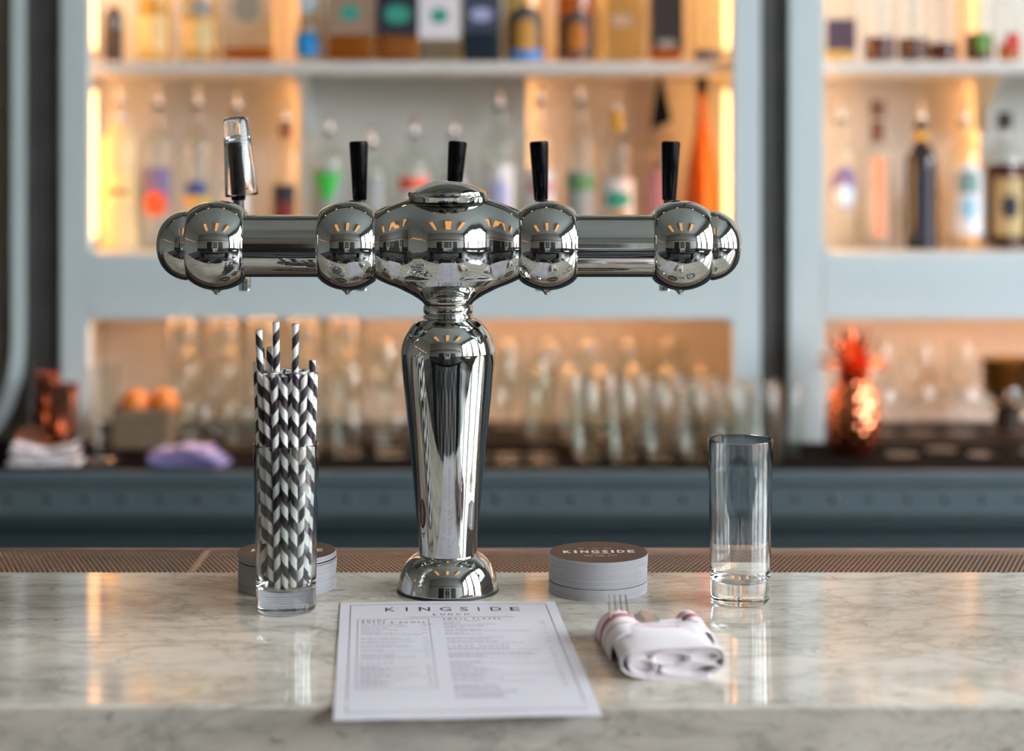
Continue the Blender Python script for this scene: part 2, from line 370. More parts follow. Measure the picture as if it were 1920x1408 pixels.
MB().box(-2.6, 2.6, YM - .004, YM + .002, TOP - .07, TOP - .0065).obj('rail_lip', mat('rail_lip_bronze', (.28, .22, .18, 1), .45, .6), bar, smooth=False)
MB().box(-2.6, 2.6, YB - .02, YM - .006, .0, TOP - .05).obj('bar_back_panel', mat('bar_front_paint', 0), bar, smooth=False)
# mesh mats: crossing bronze wires cut to the strip
WIRE = mat('bronze_mesh', (.72, .54, .44, 1), .35, .85)
def wires(x0, x1, skew, y0=YB + .002, y1=YM - .006):
    mb = MB(); p = .0056; h = y1 - y0; rx, rz = .00062, .0002
    for sgn, zz in ((1, TOP - .0085), (-1, TOP - .0081)):
        slope = .62 * sgn; run = .055 * sgn
        k = x0 - abs(run)
        while k < x1 + abs(run):
            a, b2 = (k, y0), (k + run, y1)
            t0, t1 = 0.0, 1.0          # clip against x0..x1
            for lo, hi in ((x0, x1),):
                if run:
                    ta, tb = (lo - a[0]) / run, (hi - a[0]) / run
                    if ta > tb: ta, tb = tb, ta
                    t0, t1 = max(t0, ta), min(t1, tb)
            if t1 > t0 + .02:
                P = Vector((a[0] + run * t0, y0 + h * t0, zz)); Q = Vector((a[0] + run * t1, y0 + h * t1, zz))
                dv = (Q - P).normalized(); sd = Vector((-dv.y, dv.x, 0)) * rx; up = Vector((0, 0, rz))
                V = [P - sd, P + up, P + sd, Q - sd, Q + up, Q + sd]
                mb.add(V, [(0, 1, 4, 3), (1, 2, 5, 4)])
            k += p
    return mb
for x0, x1, lab in ((-1.9, X(368, 2.0), 'bronze wire mesh mat on the rail, left of the seam'), (X(368, 2.0) + .002, 1.9, 'bronze wire mesh mat on the rail, right of the seam')):
    t = thing('mesh_mat', lab, 'mat', (0, 0, 0), group='wire mesh mats on the bar rail')
    w_ = wires(x0, x1, 0).obj('mesh', WIRE, t, smooth=False, fix=False); w_['kind'] = 'stuff'
    e = MB().box(x0, x1, YB + .001, YB + .003, TOP - .012, TOP - .005).box(x0, x1, YM - .008, YM - .006, TOP - .012, TOP - .005)
    e.box(x0, x0 + .0009, YB + .001, YM - .006, TOP - .012, TOP - .006).box(x1 - .0009, x1, YB + .001, YM - .006, TOP - .012, TOP - .006)
    e.obj('edging', WIRE, t, smooth=False)

# ---------------------------------------------------------------- back counter
BZ, BY0, BY1, BACKY = .91, 3.47, 3.82, 4.17
bc = thing('back_counter', 'low back bar counter with a blue-grey steel edge and rubber mat top', 'counter')
BLUEST = mat('blue_grey_steel', (.11, .15, .165, 1), .40, .25, noise=(5, .12))
MB().box(-3, 3, BY0, BACKY - .002, BZ - .03, BZ - .006).obj('worktop', mat('dark_worktop', (.012, .009, .008, 1), .75, spec=.2), bc, smooth=False)
MB().box(-3, 3, BY0 - .012, BY0 + .004, BZ - .024, BZ + .001, bev=.003).obj('steel_lip', BLUEST, bc, smooth=False)
MB().box(-3, 3, BY0 - .004, BY0 + .004, BZ - .088, BZ - .024, bev=.002).obj('steel_apron', BLUEST, bc, smooth=False)
MB().box(-3, 3, BY0 + .03, BY0 + .5, 0, BZ - .10).obj('lower_panel', mat('deep_teal_panel', (.032, .052, .062, 1), .55, noise=(3, .15)), bc, smooth=False)
MB().box(-3, 3, BY0 + .004, BY0 + .03, BZ - .11, BZ - .088).obj('painted_gap_shadow', mat('gap_shadow_paint', (.03, .05, .055, 1), .5), bc, smooth=False)  # dark strip standing in for the shade in the gap under the apron
bolt0 = None
for i in range(-12, 44):
    x = X(23 + 70 * i, BY0)
    if abs(x) > 2.2: continue
    if bolt0 is None:
        bolt0 = MB().lathe([(0, .004), (.0045, .0035), (.0075, .001), (.0078, 0), (.0, 0)], 12, RX(PI / 2)).obj('bolt', mat('bolt_steel', (.07, .09, .095, 1), .35, .7), bc); o = bolt0
    else: o = bolt0.copy(); C.objects.link(o)
    o.location = (x, BY0 - .0035, Z(934, BY0))
RUBM = mat('brown_black_bar_mat', (.010, .007, .006, 1), .9, spec=.12)
for x0, x1, lab in ((-1.75, -.80, 'left'), (-.79, .63, 'middle'), (.64, 2.2, 'right')):
    mb = MB().box(x0, x1, BY0 + .01, BY1 + .02, BZ - .006, BZ - .002)
    t = thing('bar_mat', 'dark ribbed rubber bar mat on the back counter, %s one' % lab, 'mat', group='rubber bar mats')
    mb.obj('mat_base', RUBM, t, smooth=False)
    rb = MB(); yy = BY0 + .014
    while yy < BY1: rb.box(x0, x1, yy, yy + .004, BZ - .002, BZ, ); yy += .012
    q = rb.obj('rib', RUBM, t, smooth=False); q['kind'] = 'stuff'

# ---------------------------------------------------------------- back bar cabinets
FY = 3.82; FT = .035                  # face plane and its thickness
BACKY = 4.17
ZR0, ZR1 = Z(597, FY), Z(478, FY)     # rail between the two openings
LED = mat('warm_led_strip', (1, .7, .35, 1), .5, emit=(1, .76, .42, 1), es=.58)
LED2 = mat('warm_led_hidden', (1, .7, .35, 1), .5, emit=(1, .43, .14, 1), es=7.5)
LED4 = mat('warm_led_niche', (1, .6, .3, 1), .5, emit=(1, .47, .20, 1), es=26.0)
LED_FILL = mat('added_led_fill', (1, .7, .35, 1), .5, emit=(1, .46, .15, 1), es=25.0)  # added fill light, far brighter than the visible strips
def fillet(mb, cx, cz, r, sx, sz, y0, y1):
    """concave corner piece: the corner point (cx,cz), opening towards (sx,sz)"""
    P = [(cx, cz)] + [(cx + sx * r * (1 - math.cos(a)), cz + sz * r * (1 - math.sin(a))) for a in [PI / 2 * k / 8 for k in range(9)]][::-1]
    P = [(cx, cz)] + [(cx + sx * (r - r * math.sin(a)), cz + sz * (r - r * math.cos(a))) for a in [PI / 2 * k / 8 for k in range(9)]]
    mb.prism(P, y0, y1)
def cabinet(name, label, L, R, l2, r2, ledL=True, ledR=True, panel=None, brackets=()):
    """L,R inner edges of the opening; l2,r2 outer edges of the stiles (x in metres)"""
    t = thing(name, label, 'cabinet')
    for a, b2 in ((l2, L), (R, r2)): MB().box(a, b2, FY, FY + FT, BZ, 2.7, bev=.002).obj('stile', PALE, t, smooth=False)
    rail = MB().box(L, R, FY + .002, FY + FT, ZR0, ZR1)
    z1, z2 = Z(523, FY), Z(546, FY)
    rail.box(L, R, FY - .001, FY + .002, ZR0, z2 - .001).box(L, R, FY - .001, FY + .002, z2 + .001, z1 - .001).box(L, R, FY - .001, FY + .002, z1 + .001, ZR1)
    rail.obj('rail', PALE, t, smooth=False)
    for sx, cx in ((1, L), (-1, R)):
        for cz_, r_, sz in ((ZR1, .03, 1), (ZR0, .02, -1)):
            c = MB(); fillet(c, cx, cz_, r_, sx, sz, FY + .001, FY + FT); c.obj('corner_piece', PALE, t, smooth=False)
    MB().box(l2, r2, BACKY, BACKY + .02, BZ - .005, 2.7).obj('back_panel', INNER, t, smooth=False)
    for a in (l2, r2 - .015): MB().box(a, a + .015, FY + FT, BACKY, BZ, 2.7).obj('side_panel', INNER, t, smooth=False)
    MB().box(l2 + .015, r2 - .015, FY + FT, BACKY, ZR1 - .02, ZR1 + .004).obj('cabinet_floor', INNER, t, smooth=False)
    MB().box(l2 + .015, r2 - .015, FY + FT, BACKY, ZR0 + .002, ZR0 + .018).obj('niche_top', INNER, t, smooth=False)
    MB().box(L - .02, R + .02, FY + FT + .012, BACKY, 1.700, 1.727, bev=.004).obj('shelf', INNER, t, smooth=False)
    MB().box(l2, r2, FY, BACKY, 2.45, 2.7).obj('top_panel', PALE, t, smooth=False)
    for on, xx in ((ledL, L - .010), (ledR, R - .007)):
        if on:
            for z0, z1 in ((1.345, 1.665), (1.755, 2.42)):
                MB().box(xx - .007, xx + .007 + (.004 if xx < L else 0), FY + FT + .03, FY + FT + .042, z0, z1, bev=.002).obj('led_and_fill_strip', LED, t, smooth=False)
    for on, xx in ((True, L - .036), (True, R + .030)):
        if on:
            for z0, z1 in ((1.345, 1.665), (1.755, 2.42)):
                MB().box(xx, xx + .006, FY + FT + .008, FY + FT + .016, z0, z1).obj('led_and_fill_strip', LED_FILL, t, smooth=False)  # added fill strips hidden behind the stiles, lighting the shelves
    MB().box(L + .03, R - .03, FY + FT + .02, FY + FT + .03, ZR0 - .004, ZR0 + .001).obj('led_and_fill_strip', LED4, t, smooth=False)
    if panel:
        a, b2 = panel
        MB().box(a, b2, BACKY - .07, BACKY - .055, ZR1 + .01, 2.44, bev=.002).obj('raised_panel', mat('panel_grey_paint', (.62, .64, .60, 1), .5), t, smooth=False)
        for xx in (a + .02, b2 - .03):
            MB().box(xx, xx + .01, BACKY - .03, BACKY - .02, ZR1 + .03, 1.69).obj('led_and_fill_strip', LED2, t, smooth=False)
            MB().box(xx, xx + .01, BACKY - .03, BACKY - .02, 1.74, 2.4).obj('led_and_fill_strip', LED2, t, smooth=False)
    for bx in brackets:
        P = [(0, 0)] + [(.0 + .05 * math.sin(a), -.05 * math.cos(a) * 1.2) for a in [PI / 2 * k / 6 for k in range(7)]]
        b_ = MB(); b_.add([(bx + s_, FY + FT + .02 + y, 1.70 + z) for s_ in (-.006, .006) for y, z in [(0, 0), (.02, -.02), (.06, -.035), (.10, -.07), (.12, -.12), (.23, -.12), (.23, 0)]],
                          [tuple(range(7)), tuple(range(13, 6, -1))] + [(i, i + 7, (i + 1) % 7 + 7, (i + 1) % 7) for i in range(7)])
        b_.obj('shelf_bracket', PALE, t, smooth=False)
    return t
px = lambda p: X(p, FY)
cabinet('back_bar_cabinet', 'wide pale blue-grey lit shelving cabinet behind the beer tap', px(166), px(1374), px(113), px(1426), panel=(X(560, 4.1), X(990, 4.1)), brackets=(X(567, 3.95),))
cabinet('back_bar_cabinet', 'pale blue-grey lit shelving cabinet at the right edge, beyond the dark column', px(1545), px(2753), px(1479), px(2805), ledL=True, panel=(X(1838, 4.1), X(2500, 4.1)), brackets=(X(1866, 3.95),))
COL = mat('weathered_grey_column', (.075, .075, .073, 1), .55, .3, noise=(14, .35))
for a, b2, lab in ((48, 112, 'dark weathered metal column at the left, between two pale cabinets'), (1427, 1478, 'dark weathered metal column right of the beer tap')):
    t = thing('steel_column', lab, 'column', (0, 0, 0))
    MB().box(px(a), px(b2), FY + .02, FY + .12, BZ, RZ1).obj('web', COL, t, smooth=False)
    for u, v in ((a + 1, a + 8), (b2 - 8, b2 - 1)): MB().box(px(u), px(v), FY + .006, FY + .02, BZ, RZ1, bev=.001).obj('flange', COL, t, smooth=False)
# left neighbour: only its curved right edge is in view
t = thing('back_bar_cabinet', 'pale cabinet at the left edge, its frame curving away at the bottom', 'cabinet')
pts = [(px(34), FY, 2.7)] + [(px(34), FY, Z(y, FY)) for y in (100, 300, 500, 620)] + [(px(p), FY, Z(y, FY)) for p, y in ((33, 660), (29, 695), (20, 730), (6, 765), (-15, 800), (-45, 832))]
mb = MB(); V = []; n = len(pts)
for i, p in enumerate(pts):
    a = Vector(pts[max(0, i - 1)]); c_ = Vector(pts[min(n - 1, i + 1)]); dd_ = (c_ - a).normalized(); nrm = Vector((dd_.z, 0, -dd_.x)) * .0135
    for sgn in (-1, 1):
        for yy in (0, .04): V.append((p[0] + nrm.x * sgn, FY + yy, p[2] + nrm.z * sgn))
Fc = []
for i in range(n - 1):
    for a, b2 in ((0, 1), (1, 3), (3, 2), (2, 0)): Fc.append((i * 4 + a, i * 4 + b2, i * 4 + 4 + b2, i * 4 + 4 + a))
Fc += [(0, 1, 3, 2), ((n - 1) * 4, (n - 1) * 4 + 1, (n - 1) * 4 + 3, (n - 1) * 4 + 2)]
mb.add(V, Fc); mb.obj('curved_stile', PALE, t, smooth=True)
MB().box(px(-700), px(52), FY + .05, FY + .07, BZ, 2.7).obj('back_panel', mat('taupe_board', (.20, .19, .16, 1), .6), t, smooth=False)
struct('trim_5', MB().box(-3.2, 3.2, FY - .02, BACKY + .1, 2.7, 3.0), PALE, smooth=False)

# ---------------------------------------------------------------- beer tap
TX, TY, TS = -.0661, 1.846, F / 1.846
def tz(py): return CZ - (py - 300) / TS
AX = tz(460)
tap = thing('beer_tap_tower', 'polished chrome T-shaped beer tap tower with five black-handled taps, on the marble bar', 'beer tap', (TX, TY, TOP))
P0 = TOP
def pz(py): return tz(py) - P0          # local z from a pixel row
U = 1 / TS
# foot
foot = smoothprof([(94.5 * U, 0), (94.5 * U, .003), (93 * U, .008), (89 * U, .017), (80 * U, .028), (68 * U, .0345), (58 * U, .0375)], 5)
MB().lathe([(0, 0)] + foot + [(55 * U, .0375), (0, .0375)], 72).obj('base_flange', CHROME, tap)
MB().lathe([(94 * U, .0), (95.5 * U, .0), (95.5 * U, .0015), (94.5 * U, .003)], 64).obj('gasket', RUBBER, tap)
# column
colp = smoothprof([(53 * U, .036), (53.5 * U, pz(1040)), (57 * U, pz(990)), (66 * U, pz(890)), (76 * U, pz(790)), (85 * U, pz(705)), (88.5 * U, pz(668)), (88 * U, pz(652)), (82 * U, pz(630)), (70 * U, pz(612)), (58 * U, pz(601)), (47 * U, pz(595))], 7)
MB().lathe([(0, .036)] + colp + [(0, pz(595))], 80).obj('column', CHROME, tap)
neck = [(0, pz(596)), (45 * U, pz(596)), (47 * U, pz(594)), (46.5 * U, pz(590)), (44 * U, pz(588)), (45.5 * U, pz(586)), (46.5 * U, pz(584)), (46.5 * U, pz(574)), (44.5 * U, pz(571)), (40 * U, pz(570))] + \
       [(40 * U + 5.5 * U * math.sin(a), pz(561) - 9 * U * math.cos(a)) for a in [PI * k / 10 for k in range(11)]] + [(0, pz(551))]
MB().lathe(neck, 64).obj('neck_collar', CHROME, tap)
# centre body: radius per station along X and per angle
def lerp(t, xs, ys_):
    return float(np.interp(t, xs, ys_))
def cs(t, pts):                            # smooth interpolation of even profile
    pr = cs.cache.get(id(pts))
    if pr is None:
        full = [(-a, b2) for a, b2 in pts[::-1] if a > 0] + list(pts); xs = np.array([a for a, _ in full]); ys_ = np.array([b2 for _, b2 in full])
        m_ = np.gradient(ys_, xs); cs.cache[id(pts)] = pr = (xs, ys_, m_)
    xs, ys_, m_ = pr; i = int(np.clip(np.searchsorted(xs, t) - 1, 0, len(xs) - 2)); h = xs[i + 1] - xs[i]; u = (t - xs[i]) / h
    return (2 * u ** 3 - 3 * u ** 2 + 1) * ys_[i] + (u ** 3 - 2 * u ** 2 + u) * h * m_[i] + (-2 * u ** 3 + 3 * u ** 2) * ys_[i + 1] + (u ** 3 - u ** 2) * h * m_[i + 1]
cs.cache = {}
FRONT = [(0, 94), (20, 92.5), (38, 87), (54, 78.5), (68, 71), (80, 67.5), (94, 68.5), (108, 70.5), (122, 69), (136, 63)]
TOPR = [(0, 92), (30, 91), (60, 90), (75, 88), (90, 83), (108, 77), (122, 71), (136, 64)]
SKIRT = [(-113, 45), (-107, 46.5), (-100, 56), (-92, 69), (-84, 84), (-74, 100), (-62, 114), (-52, 112), (-40, 100), (-20, 80), (0, 60)]
def skirtN(z):
    zs = [a for a, _ in SKIRT]; ns = [b2 for _, b2 in SKIRT]
    return float(np.interp(z, zs, ns))
def rho(x, al):
    """al: 0 = up, pi/2 = towards the viewer"""
    ca, sa = math.cos(al), math.sin(al)
    wt = abs(sa) ** 1.5; R = cs(x, FRONT) * wt + cs(x, TOPR) * (1 - wt)
    if ca < 0: R = R * (1 - .03 * (-ca))
    def sd(q):
        z, y = q * ca, q * sa
        a = q - R
        if z > -20: return a
        c_ = (math.hypot(x, y * 1.66) - skirtN(z)) * .75; k = 6.0
        h = max(k - abs(a - c_), 0) / k
        return min(a, c_) - h * h * k / 4
    q = R * .8
    while sd(q) < 0 and q < 160:
        q += 1.5
        if ca < 0 and -q * ca > 111: return 111 / -ca
    lo, hi = q - 1.5, q
    for _ in range(14):
        mi_ = (lo + hi) / 2
        if sd(mi_) < 0: lo = mi_
        else: hi = mi_
    q = hi
    if ca < 0 and -q * ca > 111: q = 111 / -ca
    return q
NU, NV = 136, 240
def bodyf(u, v):
    x = -136 + 272 * u; al = 2 * PI * v; q = rho(x, al)
    return (x * U, -q * math.sin(al) * U, (AX - P0) + q * math.cos(al) * U)
mb = MB(); mb.grid(bodyf, NU, NV)
mb.obj('centre_body', CHROME, tap, fix=2, angle=60)
# cap on top
cz0 = pz(371)
cap = [(0, cz0 - .004), (71 * U, cz0 - .004), (74 * U, cz0 + .5 * U), (75.5 * U, cz0 + 3 * U), (75.5 * U, cz0 + 8 * U), (74.5 * U, cz0 + 11 * U)] + [(74.5 * U * q_, cz0 + (11 + 22 * (1 - q_ ** 2)) * U) for q_ in np.linspace(1, 0, 16)[1:]]
cap[-1] = (0, cap[-1][1])
MB().lathe(cap, 72).obj('top_cap', CHROME, tap)
# arms: bulbs, tubes and end domes (axis along X)
def xl(prof, cx, mirror=1, n=64):
    return MB().lathe(prof, n, T(cx, 0, AX - P0) @ RY(PI / 2 * mirror))
def bulbprof():
    e = 51.5; R = 84.5; A = math.asin(e / R)
    pr = [(0, -e * U)] + [(59 * U, -e * U), (65 * U, -(e + 1) * U), (R * math.cos(A) * U, -(e - .5) * U)]
    pr += [(R * math.cos(a) * U, R * math.sin(a) * U) for a in np.linspace(-A, A, 28)[1:-1]]
    return pr + [(R * math.cos(A) * U, (e - .5) * U), (65 * U, (e + 1) * U), (59 * U, e * U), (0, e * U)]
BP = bulbprof()
for c_ in (-432, -187, 186, 437):
    xl(BP, c_ * U).obj('bulb', CHROME, tap)
    # drip finial under the bulb
    fin = [(0, -.0058), (.0014, -.0056), (.0024, -.0046), (.0026, -.0034), (.0040, -.0022), (.0062, -.0004), (.0068, .001), (0, .0015)]
    MB().lathe(fin, 20, T((c_ - 2) * U, 0, AX - P0 - 84 * U + .001)).obj('finial', CHROME, tap)
for a, b2 in ((-381, -238), (237, 386)):
    tp = [(0, a * U), (56 * U, a * U), (58.5 * U, (a + 1) * U), (58.5 * U, (b2 - 1) * U), (56 * U, b2 * U), (0, b2 * U)]
    MB().lathe(tp, 64, T(0, 0, AX - P0 - U) @ RY(PI / 2)).obj('arm_tube', CHROME, tap)
    for xx in (a + 2, b2 - 2):
        MB().lathe([(56 * U, (xx - 2) * U), (62 * U, (xx - 2) * U), (63 * U, xx * U), (62 * U, (xx + 2) * U), (56 * U, (xx + 2) * U)], 64, T(0, 0, AX - P0 - U) @ RY(PI / 2)).obj('arm_ring', CHROME, tap)
for c_, sgn in ((-483, -1), (488, 1)):
    pr = [(0, -2 * U), (60 * U, -2 * U), (64 * U, 0)] + [(66 * U * max(0, math.cos(a)) ** .85, 62 * U * math.sin(a)) for a in np.linspace(.12, PI / 2, 22)]
    pr[-1] = (0, pr[-1][1]); xl(pr, c_ * U, sgn).obj('end_dome', CHROME, tap)
# faucets with their levers, standing out behind the bulbs
def faucet(wx, top, bot, glasson=False):
    """wx world x; top/bot = lever x offsets at its ends"""
    x = wx - TX
    f = MB().lathe([(0, 0), (.024, 0), (.024, .004), (.018, .008), (.0165, .03), (.0165, .09), (.019, .094), (.019, .112), (.014, .118), (.014, .148), (.0125, .152), (0, .152)], 28, T(x, .028, AX - P0) @ RX(-PI / 2))
    fo = f.obj('faucet', CHROME, tap)
    MB().tube([(x, .15, AX - P0 - .004), (x, .163, AX - P0 - .016), (x, .166, AX - P0 - .03), (x, .166, 1.367 - P0)], [.0085, .008, .0068, .0068], 16).obj('spout', CHROME, fo)
    zb, zt = 1.4695 - P0, 1.5346 - P0
    st = MB().tube([(x, .13, AX - P0 + .005), (x + bot * .8, .13, zb - .012), (x + bot, .13, zb)], [.009, .006, .0062], 14); st.obj('lever_stem', mat('dark_stem_steel', (.10, .10, .11, 1), .3, .8), fo)
    dv = Vector((top - bot, 0, zt - zb)); Lh = dv.length; rot = Vector((0, 0, 1)).rotation_difference(dv.normalized()).to_matrix().to_4x4()
    pr = [(0, 0), (.0072, 0), (.0078, .001), (.0105, Lh - .003), (.0103, Lh - .0012), (.0092, Lh), (0, Lh + .0002)]
    MB().lathe(pr, 32, T(x + bot, .13, zb) @ rot).obj('lever_handle', BLACK, fo)
faucet(X(450, 1.976), X(443.5, 1.976) - X(450, 1.976), X(447, 1.976) - X(450, 1.976))
faucet(X(673.5, 1.976), X(672.5, 1.976) - X(673.5, 1.976), X(674.5, 1.976) - X(673.5, 1.976))
faucet(X(850, 1.976), X(858.5, 1.976) - X(850, 1.976), 0.0)
faucet(X(1016, 1.976), X(1010.5, 1.976) - X(1016, 1.976), X(1014.5, 1.976) - X(1016, 1.976))
faucet(X(1252, 1.976), X(1258, 1.976) - X(1252, 1.976), X(1254.5, 1.976) - X(1252, 1.976))

# ---------------------------------------------------------------- glasses on the bar
def tumbler_prof(r0, r1, h, base, wall=.0017):
    return smooth_t(r0, r1, h, base, wall)
def smooth_t(r0, r1, h, base, wall):
    P = [(0, .0012), (r0 * .72, .0008), (r0 - .003, 0), (r0 - .0008, .0012), (r0, .004)]
    P += [(r0 + (r1 - r0) * t, .004 + (h - .0055) * t) for t in (.1, .25, .5, .75, 1)]
    P += [(r1 - .0003, h - .0004), (r1 - .5 * wall, h), (r1 - wall + .0002, h - .0005)]
    P += [(r0 + (r1 - r0) * t - wall, base + .010 + (h - .0015 - base - .010) * t) for t in (.98, .75, .5, .25, .05)]
    P += [(r0 - wall - .0008, base + .006), (r0 - wall - .004, base + .002), (r0 - .012, base + .0004), (r0 * .35, base + .0012), (0, base + .002)]
    return P
def bar_glass(name, label, x, y, r0, r1, h, base):
    o = MB().lathe(smooth_t(r0, r1, h, base, .0018), 72).obj(name, GLASS, angle=50); o.location = (x, y, TOP + .0002)
    return tag(o, label, 'glass')
bar_glass('highball_glass', 'empty tall clear straight-sided glass on the right of the marble bar', X(1388, 1.80), 1.80, .0297, .0328, .163, .0195)
SGX, SGY = X(536.5, 1.763), 1.763
bar_glass('highball_glass', 'tall clear glass packed with striped paper straws', SGX, SGY, .0293, .0322, .1646, .021)
# small glass upside down over the left lever
g = MB().lathe(smooth_t(.0139, .0182, .0865, .019, .0014), 48, T(0, 0, 0)).obj('shot_glass', GLASS, angle=50)
D_ = 1.976; g.location = (X(441.5, D_), D_, Z(221, D_)); g.rotation_euler = (PI + .06, math.radians(-5.2), 0)
g.rotation_euler = (Matrix.Rotation(math.radians(-5.2), 3, 'Y') @ Matrix.Rotation(PI - .05, 3, 'X')).to_euler()
tag(g, 'small clear glass hung upside down over the leftmost black tap handle', 'glass')

# ---------------------------------------------------------------- straws
sm = bpy.data.materials.new('black_and_white_striped_paper'); sm.use_nodes = True; nt = sm.node_tree; bs = nt.nodes['Principled BSDF']
uvn = nt.nodes.new('ShaderNodeUVMap'); sp = nt.nodes.new('ShaderNodeSeparateXYZ'); nt.links.new(uvn.outputs[0], sp.inputs[0])
ad = nt.nodes.new('ShaderNodeMath'); ad.operation = 'ADD'; nt.links.new(sp.outputs[0], ad.inputs[0]); nt.links.new(sp.outputs[1], ad.inputs[1])
fr = nt.nodes.new('ShaderNodeMath'); fr.operation = 'FRACT'; nt.links.new(ad.outputs[0], fr.inputs[0])
gt = nt.nodes.new('ShaderNodeMath'); gt.operation = 'GREATER_THAN'; gt.inputs[1].default_value = .5; nt.links.new(fr.outputs[0], gt.inputs[0])
mx = nt.nodes.new('ShaderNodeMix'); mx.data_type = 'RGBA'; mx.inputs[6].default_value = (.78, .80, .76, 1); mx.inputs[7].default_value = (.022, .012, .022, 1)
nt.links.new(gt.outputs[0], mx.inputs[0]); nt.links.new(mx.outputs[2], bs.inputs['Base Color']); bs.inputs['Roughness'].default_value = .55
def straw_mesh(hand, ph):
    n = 20; L = .209; ro, ri = .0033, .0029; V = []; Uv = []; Fc = []; pitch = .0235
    for i in range(n + 1):
        a = 2 * PI * i / n; c, s_ = math.cos(a), math.sin(a)
        for (r_, z_) in ((ri, .0), (ro, .0), (ro, L), (ri, L)):
            V.append((r_ * c, r_ * s_, z_)); Uv.append((hand * i / n + ph, z_ / pitch))
    for i in range(n):
        for k in range(4): Fc.append((i * 4 + k, (i + 1) * 4 + k, (i + 1) * 4 + (k + 1) % 4, i * 4 + (k + 1) % 4))
    m_ = MB(); m_.v = V; m_.f = Fc; m_.uv = Uv; m_.mi = [0] * len(Fc)
    return m_.mesh('paper_straw', sm, angle=50, fix=False)
SMESH = [straw_mesh(1, 0), straw_mesh(-1, .3), straw_mesh(1, .5), straw_mesh(-1, .8)]
hexp = [(0, 0)]
for ring in (1, 2, 3):
    for k in range(6):
        for j in range(ring):
            a0, a1 = PI / 3 * k, PI / 3 * (k + 1); u = j / ring
            hexp.append((ring * (math.cos(a0) * (1 - u) + math.cos(a1) * u), ring * (math.sin(a0) * (1 - u) + math.sin(a1) * u)))
sp_b, rotz = .00705, .26
SPOS = []
for (a, b2) in hexp:
    r_ = math.hypot(a, b2); k = 1.0 + (.0 if r_ < .1 else (3.05 / 3 - 1) * 0)
    x_, y_ = a * math.cos(rotz) - b2 * math.sin(rotz), a * math.sin(rotz) + b2 * math.cos(rotz)
    ang = math.atan2(y_, x_); rr_ = r_ * sp_b
    if r_ > 2.3: rr_ = 3 * sp_b * .985
    SPOS.append((rr_ * math.cos(ang), rr_ * math.sin(ang)))
raised = {}   # target x pixel -> extra height
want = [(493, .042, 'striped paper straw raised at the left of the glass, tallest there', -1), (521, .048, 'tallest striped paper straw, standing just left of the middle', 0), (557, .047, 'tall striped paper straw right of the middle of the glass', 0),
        (580, .011, 'striped paper straw slightly raised at the right, behind the front row', 1), (490, .024, 'half-raised striped paper straw at the back left of the bunch', 1), (504, .023, 'half-raised striped paper straw beside the tall left one', 1), (487, .010, 'slightly raised striped straw at the front left edge', -1)]
used = set()
order = []
for (pxx, ex, lab, depth) in want:
    tx = X(pxx, SGY) - SGX; best = None
    for i, (a, b2) in enumerate(SPOS):
        if i in used: continue
        topx = a * 1.38; c_ = abs(topx - tx) * 1.0 + (0 if depth == 0 else max(0, -depth * b2) * .35) + (.0 if depth else abs(b2) * .2)
        if best is None or c_ < best[0]: best = (c_, i)
    used.add(best[1]); raised[best[1]] = (ex, lab)
for i, (a, b2) in enumerate(SPOS):
    o = bpy.data.objects.new('paper_straw', SMESH[(i * 7 + i // 3) % 4]); C.objects.link(o)
    ex, lab = raised.get(i, (random.uniform(-.0015, .004), 'black and white striped paper straw in the packed bunch'))
    z0 = TOP + .0245 + (ex if i in raised else 0) + (random.uniform(0, .003))
    zfloor = TOP + .0245; f_ = 1.0 + .36 * (z0 - zfloor) / .209
    bx, by = a * f_, b2 * f_
    tx_, ty_ = a * (f_ + .36) + random.uniform(-.0004, .0004), b2 * (f_ + .36)
    if i in raised and ex > .03: tx_ += random.uniform(-.001, .002)
    dv = Vector((tx_ - bx, ty_ - by, .205)).normalized()
    q_ = Vector((0, 0, 1)).rotation_difference(dv); o.rotation_mode = 'QUATERNION'
    from mathutils import Quaternion
    o.rotation_quaternion = q_ @ Quaternion((0, 0, 1), random.uniform(0, 6.28) if i not in (0,) else 0)
    o.location = (SGX + bx, SGY + by, z0)
    tag(o, lab, 'straw', 'striped paper straws in the glass')

# ---------------------------------------------------------------- coasters
BOARD = mat('grey_coaster_board', (.40, .405, .43, 1), .8, noise=(600, .12), bump=(900, .3))
BROWN = mat('brown_coaster_print', (.075, .038, .024, 1), .55, noise=(300, .15))
WHITEINK = mat('white_print', (.85, .85, .84, 1), .5)
ORINK = mat('copper_print', (.42, .20, .07, 1), .5)
CR = .0508
def coaster_mesh(th):
    m_ = MB(); n = 72
    pr = [(0, 0), (CR - .0003, 0), (CR, .0002), (CR, th - .0002), (CR - .0003, th), (0, th)]
    m_.lathe(pr, n); m_.mi = [1 if (k % 5) in (0, 4) else 0 for k in range(len(m_.f))]
    return m_.mesh('coaster', [BOARD, BROWN], angle=30)
TH = .00138
CM = coaster_mesh(TH)
def curved(s_, r, a_mid, h, w_sp, out, mb, z):
    n = len(s_)
    for i, ch in enumerate(s_):
        if ch == ' ': continue
        v, f, wd = text_geo(ch, .02)
        a = a_mid + (i - (n - 1) / 2) * w_sp / r
        M = T(r * math.sin(a), -r * math.cos(a), z) @ RZ(a)
        mb.add([(p[0] * h - wd * h / 2, p[1] * h * 1.1, 0) for p in v], f, M)
